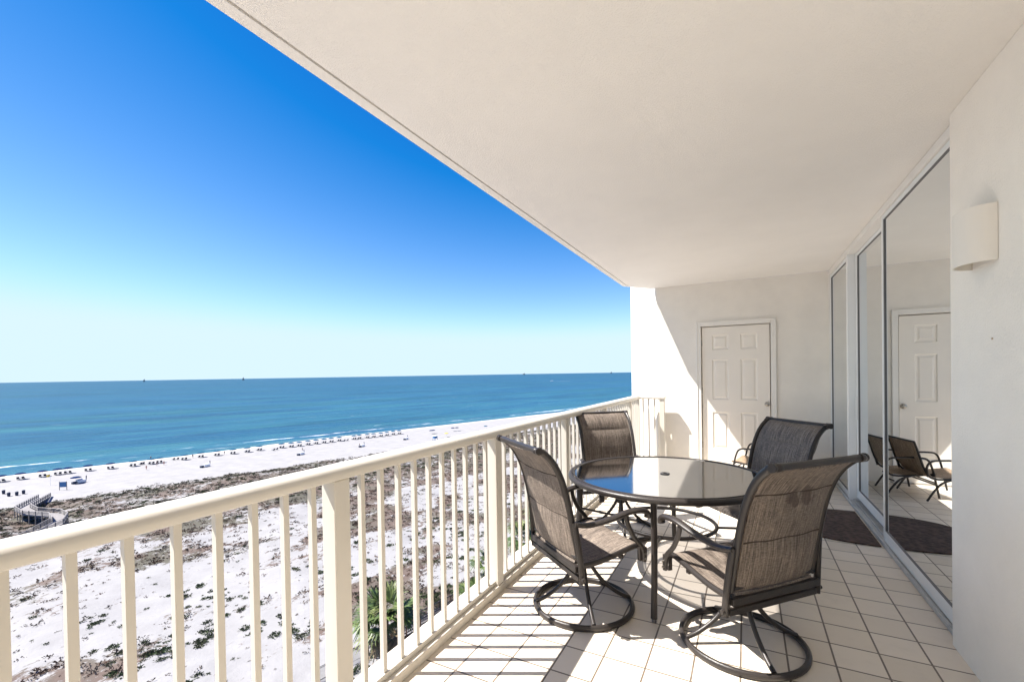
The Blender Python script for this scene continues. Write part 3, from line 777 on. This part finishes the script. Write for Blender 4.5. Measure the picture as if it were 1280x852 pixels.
# ---- low stacking chairs by the end wall
def low_chair(label, x, y, rz):
    t = thing('low_sling_chair', label, 'chair', (x, y, 0), rz, 'low tan chairs by the end wall')
    for sgn in (-1, 1):
        mb = MB()
        mb.tube(smoothpath([(sgn*.27, .27, .012), (sgn*.27, .235, .20), (sgn*.27, .20, .36), (sgn*.27, .16, .435), (sgn*.27, .08, .452), (sgn*.27, -.10, .450), (sgn*.27, -.19, .435), (sgn*.262, -.225, .37), (sgn*.255, -.21, .27)], 5), .011, 8, hint=(1, 0, 0))
        mb.build('arm', 'bronze', t, smooth=True)
        mb = MB(); mb.tube(smoothpath([(sgn*.27, .06, .26), (sgn*.27, -.10, .20), (sgn*.27, -.23, .012)], 5), .011, 8, hint=(1, 0, 0)); mb.build('leg', 'bronze', t, smooth=True)
    mb = MB()
    for sgn in (-1, 1):
        mb.tube(smoothpath([(sgn*.245, .24, .27), (sgn*.245, .0, .245), (sgn*.245, -.17, .255), (sgn*.245, -.24, .36), (sgn*.245, -.29, .52), (sgn*.245, -.33, .645)], 5), .011, 8, hint=(1, 0, 0))
    mb.tube([(-.245, -.33, .645), (.245, -.33, .645)], .011, 8); mb.tube([(-.27, .22, .255), (.27, .22, .255)], .010, 8); mb.tube([(-.27, -.15, .19), (.27, -.15, .19)], .009, 8); mb.tube([(-.27, .235, .18), (.27, .235, .18)], .008, 8)
    mb.build('frame', 'bronze', t, smooth=True)
    def sheet(path, hw):
        mb = MB(); P = smoothpath([(0, a, b) for a, b in path], 5); vs = []
        for p in P:
            for i in range(9): u = i/4-1; vs.append((u*hw, p.y, p.z-.012*(1-u*u)))
        n = len(P); mb.add(vs, [(j*9+i, j*9+i+1, (j+1)*9+i+1, (j+1)*9+i) for j in range(n-1) for i in range(8)]); return mb
    for nm, pth in (('seat_sling', [(.25, .262), (.24, .275), (.0, .252), (-.17, .262)]), ('back_sling', [(-.175, .27), (-.24, .37), (-.29, .52), (-.332, .652)])):
        o = sheet(pth, .240).build(nm, 'sling_tan', t, smooth=True); m_ = o.modifiers.new('thick', 'SOLIDIFY'); m_.thickness = .005
    return t
c1 = low_chair('low tan sling chair beside the white door, front one of the pair', .14, 6.60, R(76))
dup(c1, (.47, 6.66, 0), R(77), 'low tan sling chair against the glass in the corner, rear one of the pair')

# ================================================================== BUILDING BELOW AND BEYOND
bd = thing('apartment_tower', 'cream tower wall carrying the balcony below floor level', 'building', (1.5, 0, 0))
mb = MB(); mb.box(.01, 14, -25, FY+.5, GZ-.3, -.21); mb.build('lower_wall', 'stucco', bd)
mb = MB(); mb.box(-3.1, .0, -25, -3.3, -3.2, -3.0); mb.box(-3.1, 0, -3.1, FY+.4, -3.3, -3.1); mb.build('balcony_slab', 'ceiling', bd)
mb = MB(); mb.box(4.8, 14, -25, FY+.5, -.205, CZ+.6); mb.build('upper_wall', 'stucco', bd)

# ================================================================== NEAR GROUND: PALMS, FENCE, WALL
def frond(mb, base, dirv, length, droop, col, width=.5):
    # fan palm leaf: stalk then a fan of narrow blades
    side = Vector((-dirv.y, dirv.x, 0)).normalized(); 
    tip = base+dirv*length*.55
    mb.tube([base, base+dirv*length*.3, tip], [.02, .014, .01], 4)
    mb.c[-6:] = [col]*6 if False else mb.c[-6:]
    nb = 17
    for i in range(nb):
        a = (i/(nb-1)-.5)*math.pi*1.25
        d = (dirv*math.cos(a)+side*math.sin(a)).normalized()
        L = length*.62*(1-.25*abs(a)/2)*random.uniform(.85, 1.1)
        mid = tip+d*L*.55+Vector((0, 0, -.06*L)); end = tip+d*L+Vector((0, 0, -droop*L*random.uniform(.7, 1.3)))
        w = (d.cross(Vector((0, 0, 1)))).normalized()*.03*length
        j = random.uniform(.7, 1.35); cc = tuple(x*j for x in col)
        mb.add([tip-w*.3, tip+w*.3, mid+w, end, mid-w], [(0, 1, 2, 4), (4, 2, 3)], cc)
def palm(label, x, y, ztop, rad, nfr=24, dead=9):
    zb = GZ-.1
    t = thing('palm_tree', label, 'palm tree', (x, y, zb), random.uniform(0, 6))
    H = ztop-zb; mb = MB(); pts = []; rs = []
    for i in range(14):
        k = i/13; pts.append((.15*math.sin(k*2), .1*math.sin(k*3), k*H)); rs.append(.20-.05*k+(.025 if i % 2 else 0))
    mb.tube(pts, rs, 10); mb.build('trunk', 'bark', t, smooth=True)
    top = Vector(pts[-1]); cr = MB()
    for i in range(nfr):
        a = i*2.399; el = R(random.uniform(-25, 75)); d = Vector((math.cos(a)*math.cos(el), math.sin(a)*math.cos(el), math.sin(el)))
        col = random.choice([(.065, .10, .028), (.09, .13, .035), (.045, .075, .022), (.14, .165, .06)])
        frond(cr, top, d, rad*random.uniform(.85, 1.1), .22+.25*(1-max(0, d.z)), col)
    for i in range(dead):
        a = i*2.399+1; el = R(random.uniform(-75, -40)); d = Vector((math.cos(a)*math.cos(el), math.sin(a)*math.cos(el), math.sin(el)))
        frond(cr, top-Vector((0, 0, .15)), d, rad*.8, .3, random.choice([(.20, .15, .09), (.26, .20, .12)]))
    cr.c = [c if c else (.09, .10, .04) for c in cr.c]
    cr.build('crown', 'frond', t)
    return t
p = at(484, 775, -25.5); palm('fan palm with a green crown and dead lower fronds behind the near post', p.x, p.y, -25.5, 4.1, 32, 14)
p = at(612, 705, -26.5); palm('fan palm behind the balusters left of the second railing post', p.x, p.y, -26.5, 3.2)
p = at(590, 745, -28.8); palm('short fan palm low down near the dark walkway rail', p.x, p.y, -28.8, 2.6, 26, 4)
p = at(652, 672, -25.0); palm('bright green fan palm just right of the second railing post', p.x, p.y, -25.0, 3.2)
p = at(676, 640, -25.2); palm('farthest fan palm, behind the chair beside the railing', p.x, p.y, -25.2, 3.2)

def picket_fence(label, a, b, h, zb, npk, post_every=24):
    d = b-a; L = d.length; ang = math.atan2(d.y, d.x)
    t = thing('metal_fence', label, 'fence', (a.x, a.y, zb), ang)
    mb = MB()
    for z in (.12, h-.18, h-.03): mb.box(0, L, -.02, .02, z, z+.035)
    mb.build('rails', 'dark', t)
    mb = MB()
    for i in range(npk): x = (i+.5)*L/npk; mb.box(x-.012, x+.012, -.012, .012, .08, h-.04)
    o = mb.build('pickets', 'dark', t); o['kind'] = 'stuff' if npk > 100 else ''
    if npk <= 100: del o['kind']
    k = max(2, int(L/2.4)+1)
    for i in range(k):
        x = i*L/(k-1); mb = MB(); mb.box(x-.05, x+.05, -.05, .05, 0, h+.08); mb.build('post', 'wood_brown' if i % 2 else 'dark', t)
    return t
a = at(396, 853, GZ); b = at(452, 822, GZ); picket_fence('black picket fence at the foot of the near railing post', a, b, 1.6, GZ, 44)
a = at(505, 800, GZ); b = at(640, 728, GZ)

# dark-railed wooden walkway behind the palms
wa = at(500, 792, GZ+.9); wb = at(640, 716, GZ+.9); dv = wb-wa; L = dv.length; ang = math.atan2(dv.y, dv.x)
t = thing('wooden_walkway', 'raised wooden walkway with a dark rail behind the fan palms', 'walkway', (wa.x, wa.y, GZ), ang)
mb = MB(); mb.box(-4, L+4, -.75, .75, .84, .9); mb.build('deck', 'wood_deck', t)
mb = MB()
for sy in (-.75, .75):
    for z in (1.1, 1.9): mb.box(-4, L+4, sy-.05, sy+.05, z, z+.11)
mb.build('rail', 'dark', t)
mb = MB(); k = int((L+8)/.16)
for i in range(k):
    for sy in (-.75, .75): mb.box(-4+i*.16, -4+i*.16+.05, sy-.02, sy+.02, 1.1, 1.92)
o = mb.build('pickets', 'dark', t); o['kind'] = 'stuff'
for i in range(int((L+8)/2.2)+1):
    for sy in (-.8, .8):
        mb = MB(); x = -4+i*2.2; mb.box(x-.07, x+.07, sy-.07, sy+.07, 0, 2.0); mb.build('post', 'wood_brown', t)
# steps of a lower deck near the palm
p = at(505, 822, GZ+.5)
t = thing('wooden_steps', 'brown wooden steps beneath the nearest palm', 'steps', (p.x, p.y, GZ), ang)
for i in range(5):
    mb = MB(); mb.box(-2.5, 2.5, -1.6+i*.42, -1.22+i*.42, .1+i*.14, .16+i*.14); mb.build('tread', 'wood_brown', t)
mb = MB(); mb.box(-2.5, -2.4, -1.6, .5, 0, .2); mb.box(2.4, 2.5, -1.6, .5, 0, .2); mb.build('stringer', 'wood_grey', t)
p = at(452, 846, GZ+.8)
t = thing('stucco_pillar', 'tan stucco pillar cap at the bottom of the picture behind the near post', 'pillar', (p.x, p.y, GZ))
mb = MB(); mb.box(-.4, .4, -.4, .4, 0, .72); mb.build('shaft', 'tan', t)
mb = MB(); mb.box(-.5, .5, -.5, .5, .72, .85); mb.build('cap', 'tan', t, bevel=.03)

# ================================================================== BEACH WALKOVER
def cpt(x, y): return (x/6.0875, 540+y/6.0875)
DZ = GZ+2.6; RZ_ = DZ+1.1
left = [at(*cpt(*q), RZ_) for q in [(290, 405), (110, 560), (170, 590), (370, 605), (400, 640), (200, 745), (20, 830)]]
right = [at(*cpt(*q), RZ_) for q in [(382, 393), (230, 540), (290, 570), (462, 580), (515, 605), (480, 655), (150, 800)]]
bwk = thing('beach_boardwalk', 'weathered grey zigzag boardwalk crossing the dunes to the beach', 'boardwalk', (left[2].x, left[2].y, GZ))
O = Vector((left[2].x, left[2].y, 0))
def slope(i, p):                                                       # beach end drops to the sand
    return -2.5 if i == 0 else 0
mb = MB()
for i in range(len(left)-1):
    a, b, c, d = left[i]-O, left[i+1]-O, right[i+1]-O, right[i]-O
    z0 = DZ+slope(i, a); z1 = DZ
    mb.add([(a.x, a.y, z0-GZ), (b.x, b.y, z1-GZ), (c.x, c.y, z1-GZ), (d.x, d.y, z0-GZ), (a.x, a.y, z0-GZ-.2), (b.x, b.y, z1-GZ-.2), (c.x, c.y, z1-GZ-.2), (d.x, d.y, z0-GZ-.2)],
           [(0, 1, 2, 3), (7, 6, 5, 4), (0, 4, 5, 1), (2, 6, 7, 3), (0, 3, 7, 4), (1, 5, 6, 2)])
mb.build('deck', 'wood_deck', bwk)
for line in (left, right):
    for i in range(len(line)-1):
        a, b = line[i]-O, line[i+1]-O; za = DZ+slope(i, a)-GZ; zb = DZ-GZ
        a = Vector((a.x, a.y, za)); b = Vector((b.x, b.y, zb)); L = (b-a).length
        mb = MB()
        for h in (.30, .52, .74): mb.tube([a+Vector((0, 0, h)), b+Vector((0, 0, h))], .075, 4, hint=(0, 0, 1))
        mb.build('rail_board', 'wood_grey', bwk)
        mb = MB(); mb.tube([a+Vector((0, 0, 1.05)), b+Vector((0, 0, 1.05))], .07, 4, flat=1.6, hint=(0, 0, 1)); mb.build('handrail', 'wood_deck', bwk)
        k = max(1, round(L/2.3))
        for j in range(k):
            q = a.lerp(b, j/k); mb = MB(); mb.box(q.x-.08, q.x+.08, q.y-.08, q.y+.08, -.2, q.z+1.05); mb.build('post', 'wood_grey', bwk)

# ================================================================== BEACH FURNITURE
SHA = math.atan2(ST.y, ST.x)                  # along-shore heading
SEA = math.atan2(SN.y, SN.x)-math.pi/2        # local +y looks at the sea
def sand(p): s, t = toST(p); return gheight(s, t)
def umbrella_proto(mat, label, loc, h=2.05, r=1.4, tilt=0.0, group='umbrellas in the long row along the waterline'):
    t = thing('beach_umbrella', label, 'umbrella', loc, random.uniform(0, 1), group)
    mb = MB(); n = 8; vs = [(0, 0, h+.32)]
    for k, (rr, zz) in enumerate(((.55*r, h+.22), (r, h), (r, h-.14))):
        vs += [(rr*math.cos(2*math.pi*i/n), rr*math.sin(2*math.pi*i/n), zz) for i in range(n)]
    fs = [(0, 1+i, 1+(i+1) % n) for i in range(n)]
    for L in range(2): fs += [(1+L*n+i, 1+(L+1)*n+i, 1+(L+1)*n+(i+1) % n, 1+L*n+(i+1) % n) for i in range(n)]
    mb.add(vs, fs); mb.build('canopy', mat, t)
    mb = MB(); mb.tube([(0, 0, -.1), (0, 0, h+.4)], .03, 6); mb.build('pole', 'whitep', t)
    return t
def lounger_proto(label, loc, rz):
    mb = MB()
    mb.box(-.33, .33, -.35, 1.15, .28, .38)
    mb.box(-.33, .33, -.05, .05, 0, .85, Matrix.Translation((0, -.38, .30)) @ Matrix.Rotation(R(32), 4, 'X'))
    for x in (-.3, .3):
        for y in (-.3, 1.05): mb.box(x-.03, x+.03, y-.03, y+.03, 0, .28)
    o = mb.build('beach_lounger', 'lounger', loc=loc); o.rotation_euler = (0, 0, rz)
    tag(o, label, 'beach chair', 'dark beach loungers in pairs under the umbrellas'); return o
UM = [(1, 594), (25.5, 591), (53, 588), (72, 585.5), (84.6, 584), (110, 581), (138, 578.6), (166, 575.6), (189, 573), (199, 571.5), (230, 568), (251, 565), (271, 563), (291, 561), (309, 559), (324, 557),
      (352, 554), (364, 553), (374, 552), (385, 550.5), (395, 549.3), (405, 548.2), (414, 547.2), (424, 546), (442.5, 544), (449, 543.2), (459, 542.3), (467, 541.5), (476, 540.6), (483.5, 539.6), (491.5, 538.5), (499, 537.7)]
navy0 = teal0 = l0 = None
for i, (x, y) in enumerate(UM):
    p = at(x, y, GZ+2.15); p = Vector((p.x, p.y, 0)); p.z = sand(p)
    kind = 'navy' if i < 7 else 'teal'
    lab = f'{"navy blue" if i < 7 else "teal green"} beach umbrella, {ORD[i]} from the left in the waterline row'
    src = navy0 if kind == 'navy' else teal0
    if src is None:
        src = umbrella_proto(kind, lab, p)
        if kind == 'navy': navy0 = src
        else: teal0 = src
    else: dup(src, p, random.uniform(0, 1), lab)
    for k, off in enumerate((-.6, .6)):
        q = p+ST*off+SN*.1; ll = f'dark lounger on the {("left", "right")[k]} under the {ORD[i]} umbrella from the left'
        if l0 is None: l0 = lounger_proto(ll, q, SEA)
        else:
            c = l0.copy(); sc.collection.objects.link(c); c.location = q; c.rotation_euler = (0, 0, SEA+random.uniform(-.15, .15)); c['label'] = ll
ex = [(176, 579.5, 'left of the three loose ones beside the eighth umbrella'), (179, 579, 'middle of the three loose ones beside the eighth umbrella'), (217, 573.5, 'lone one between the tenth and eleventh umbrellas'), (222, 573, 'beside the lone one before the eleventh umbrella'),
      (342, 562, 'left of the pair without umbrella after the sixteenth'), (346, 561, 'right of the pair without umbrella after the sixteenth'), (430, 550.5, 'left of the pair without umbrella after the twenty-fourth'), (434, 550, 'right of the pair without umbrella after the twenty-fourth')]
for x, y, l in ex:
    p = at(x, y, GZ+.3); c = l0.copy(); sc.collection.objects.link(c); c.location = (p.x, p.y, sand(p)); c.rotation_euler = (0, 0, SEA+.2); c['label'] = 'dark lounger on open sand, '+l

# beach-service boxes: white carts with a folded umbrella leaning on them
def cart(label, x, y, leaning=True):
    p = at(x, y, GZ); t = thing('beach_cart', label, 'beach cart', (p.x, p.y, sand(p)), SEA+.5, 'white beach-service boxes on the sand')
    mb = MB(); mb.prism([(-1.1, -.6), (1.1, -.6), (1.1, .6), (-1.1, .6)], .15, .95)
    mb.add([(-1.1, -.6, .95), (1.1, -.6, .95), (1.1, .6, .95), (-1.1, .6, .95), (-1.0, 0, 1.35), (1.0, 0, 1.35)], [(0, 1, 5, 4), (2, 3, 4, 5), (1, 2, 5), (3, 0, 4)]); mb.build('box', 'whitep', t)
    mb = MB(); mb.tube([(1.25, -.3, 0), (1.7, .3, 1.9)], [.05, .16], 6); mb.tube([(1.7, .3, 1.9), (1.75, .36, 2.1)], [.12, .02], 6); mb.build('folded_umbrella', 'navy', t)
    mb = MB(); mb.box(-2.3, -1.3, -.5, .5, .0, .75); mb.build('cushion_stack', 'lounger', t, bevel=.08)
    return t
cart('white service box with stacked cushions near the boardwalk end', 101, 603)
cart('white service box standing behind the eleventh umbrella', 258, 583)
cart('white service box alone on open sand right of the middle', 377, 568)
cart('white service box behind the twenty-fifth umbrella', 453, 558)
cart('farthest white service box, at the right end of the row', 508, 549)
p = at(95, 604, GZ); dup(navy0, (p.x, p.y, sand(p)), .3, 'navy umbrella standing by the service box near the boardwalk', 'umbrellas away from the row')

# blue notice board, bins, flag pole
p = at(79, 612, GZ)
t = thing('notice_board', 'blue notice board on two posts beside the boardwalk end', 'sign', (p.x, p.y, sand(p)), math.atan2(-p.x, p.y)*0+SHA+R(38)-R(90)+R(20))
mb = MB(); mb.box(-.95, .95, -.04, .04, .9, 2.5); mb.build('board', 'blueb', t)
for s in (-.95, .95): mb = MB(); mb.box(s-.06, s+.06, -.06, .06, 0, 2.6); mb.build('post', 'wood_grey', t)
b0 = None
for x, y, l in ((29.5, 617, 'nearest the boardwalk'), (21, 619, 'second from the boardwalk'), (11, 620, 'third from the boardwalk'), (4.5, 617, 'smallest and farthest left')):
    p = at(x, y, GZ)
    if b0 is None:
        mb = MB(); mb.lathe([(0, 0), (.30, 0), (.36, .5), (.36, 1.0), (.40, 1.02), (.36, 1.12), (.1, 1.25), (0, 1.25)], 14); b0 = mb.build('litter_bin', 'lounger', smooth=True)
        c = b0
    else: c = b0.copy(); sc.collection.objects.link(c)
    c.location = (p.x, p.y, sand(p)); tag(c, 'dark barrel litter bin on the sand, '+l, 'litter bin', 'litter bins left of the boardwalk')
p = at(63, 606, GZ)
t = thing('flag_pole', 'pole with a yellow flag at the beach end of the boardwalk', 'flag', (p.x, p.y, sand(p)), R(40))
mb = MB(); mb.tube([(0, 0, 0), (0, 0, 3.6)], .04, 6); mb.build('pole', 'whitep', t)
mb = MB(); vs = []
for i in range(7):
    for z in (2.8, 3.55): vs.append((-i*.17, .07*math.sin(i*1.3), z-.04*i))
mb.add(vs, [(2*i, 2*i+2, 2*i+3, 2*i+1) for i in range(6)]); o = mb.build('flag', 'yellow', t); o.modifiers.new('thick', 'SOLIDIFY').thickness = .01

# far right group on the beach
p = at(544, 551, GZ); t = thing('lifeguard_stand', 'blue lifeguard stand far down the beach beside the rail', 'lifeguard stand', (p.x, p.y, sand(p)), SEA)
mb = MB(); mb.box(-.9, .9, -.8, .8, 1.5, 2.6); mb.build('cabin', 'blueb', t)
mb = MB(); mb.box(-1.1, 1.1, -1, 1, 2.6, 2.75); mb.build('roof', 'whitep', t)
for x in (-.85, .85):
    for y in (-.75, .75): mb = MB(); mb.box(x-.07, x+.07, y-.07, y+.07, 0, 1.5); mb.build('leg', 'blueb', t)
yu = None
for x, y, mt, l in ((558, 541, 'yellow', 'yellow beach umbrella far down the beach'), (539, 537.5, 'navy', 'dark umbrella beyond the lifeguard stand, left of two'), (541.5, 537.2, 'navy', 'dark umbrella beyond the lifeguard stand, right of two'), (566, 534.3, 'navy', 'dark umbrella near the water past the yellow one'), (571, 534, 'navy', 'small dark umbrella farthest along the beach'), (607, 532, 'teal', 'teal umbrella at the far end just above the rail')):
    p = at(x, y, GZ+2.1); p = Vector((p.x, p.y, 0)); p.z = sand(p)
    umbrella_proto(mt, l, p, 2.0, 1.2, group='umbrellas away from the row')

# ---- people on the beach
def person(label, x, y, cloth, walking=True, h=1.72):
    p = at(x, y, GZ); g = sand(p)
    V = [(0, 0, .98), (0, 0, 1.15), (0, 0, 1.38), (0, 0, 1.50), (0, .01, 1.60), (0, .01, 1.70),
         (.18, 0, 1.40), (.25, .05, 1.13), (.26, .14, .90), (-.18, 0, 1.40), (-.26, -.04, 1.13), (-.28, .02, .88),
         (.09, 0, .92), (.11, .10, .50), (.11, .02 if walking else .08, .07), (.12, .14, .03), (-.09, 0, .92), (-.11, -.08, .50), (-.11, -.22, .10), (-.12, -.10, .04)]
    E_ = [(0, 1), (1, 2), (2, 3), (3, 4), (4, 5), (2, 6), (6, 7), (7, 8), (2, 9), (9, 10), (10, 11), (0, 12), (12, 13), (13, 14), (14, 15), (0, 16), (16, 17), (17, 18), (18, 19)]
    rad = [.14, .13, .15, .055, .09, .085, .06, .045, .035, .06, .045, .035, .09, .06, .045, .035, .09, .06, .045, .035]
    me = bpy.data.meshes.new('person'); me.from_pydata(V, E_, []); me.update()
    o = bpy.data.objects.new('person_tmp', me); sc.collection.objects.link(o)
    sk = o.modifiers.new('skin', 'SKIN')
    for i, r_ in enumerate(rad): me.skin_vertices[0].data[i].radius = (r_, r_*.8)
    me.skin_vertices[0].data[0].use_root = True
    su = o.modifiers.new('sub', 'SUBSURF'); su.levels = 1
    dg = bpy.context.evaluated_depsgraph_get(); m2 = bpy.data.meshes.new_from_object(o.evaluated_get(dg))
    bpy.data.objects.remove(o)
    t = thing('person', label, 'person', (p.x, p.y, g), random.uniform(0, 6))
    b = bpy.data.objects.new('body', m2); sc.collection.objects.link(b); b.parent = t; m2.materials.clear(); m2.materials.append(M['skin'])
    mb = MB(); mb.lathe([(.17, .80), (.175, .95), (.16, 1.10), (.175, 1.28), (.15, 1.40)] if cloth != 'swim_red' else [(.19, .70), (.185, .85), (.165, 1.02)], 12)
    mb.build('clothing', cloth, t, smooth=True)
    return t
if hasattr(bpy.types, 'SkinModifier'):
    try:
        person('person in dark clothes standing near the twelfth umbrella', 241, 572, 'cloth_dark')
        person('person in dark clothes standing alone right of the thirteenth umbrella', 280.5, 568, 'cloth_dark')
        person('person in red shorts walking on open sand below the eighth umbrella', 183, 587, 'swim_red')
        person('person standing by the tenth umbrella, left of two', 196, 582, 'cloth_dark')
        person('person standing by the tenth umbrella, right of two', 205, 581, 'swim_red')
        person('person at the water edge beyond the tenth umbrella', 188.5, 573, 'cloth_dark')
        person('person leaning beside the white service box right of the middle', 378, 563.5, 'cloth_dark')
        person('person beside the service box behind the twenty-fifth umbrella', 449.5, 558, 'cloth_dark')
    except Exception as ex_: print('person failed', ex_)

# ================================================================== OUT AT SEA
def on_sea(x, dist):
    d = ray(x, 470); d = Vector((d.x, d.y, 0)).normalized(); return Vector((d.x*dist, d.y*dist, WZ))
def rig(label, x, dist, w):
    p = on_sea(x, dist); t = thing('offshore_platform', label, 'oil platform', p, random.uniform(0, 1), 'platforms on the horizon')
    mb = MB(); mb.box(-w, w, -w*.6, w*.6, 22, 34); mb.box(-w*.5, w*.7, -w*.4, w*.4, 34, 44); mb.build('deck', 'wood_grey', t)
    mb = MB(); mb.tube([(w*.3, 0, 44), (w*.3, 0, 66)], [4, 1.2], 4); mb.build('derrick', 'wood_grey', t)
    for sx in (-.8, .8):
        for sy in (-.5, .5): mb = MB(); mb.tube([(sx*w, sy*w, -5), (sx*w, sy*w, 22)], 3, 6); mb.build('leg', 'wood_grey', t)
rig('tiny offshore platform on the horizon at the far left', 180, 11000, 11)
rig('tiny offshore platform on the horizon left of centre', 304, 9500, 13)
rig('low offshore platform on the horizon right of centre', 655, 11000, 26)
rig('offshore platform on the horizon closest to the end wall', 764, 11500, 20)
d = ray(690, 476.5); k = (WZ-EYE)/d.z; p = Vector((d.x*k, d.y*k, WZ))
t = thing('motor_boat', 'small white boat with a short wake far out at sea', 'boat', p, R(200))
mb = MB(); mb.add([(-6, -2, .2), (4, -2, .2), (8, 0, .4), (4, 2, .2), (-6, 2, .2), (-6, -2.4, 2), (4, -2.4, 2), (9.5, 0, 2.4), (4, 2.4, 2), (-6, 2.4, 2)],
    [(0, 1, 6, 5), (1, 2, 7, 6), (2, 3, 8, 7), (3, 4, 9, 8), (4, 0, 5, 9), (5, 6, 7, 8, 9)]); mb.build('hull', 'whitep', t)
mb = MB(); mb.box(-2, 2.5, -1.4, 1.4, 2, 4); mb.build('cabin', 'whitep', t)
mb = MB(); mb.add([(-6, -1, .08), (-6, 1, .08), (-75, 5, .08), (-75, -5, .08)], [(0, 1, 2, 3)]); mb.build('wake', 'whitep', t)
print('faces', sum(len(o.data.polygons) for o in bpy.data.objects if o.type == 'MESH'))
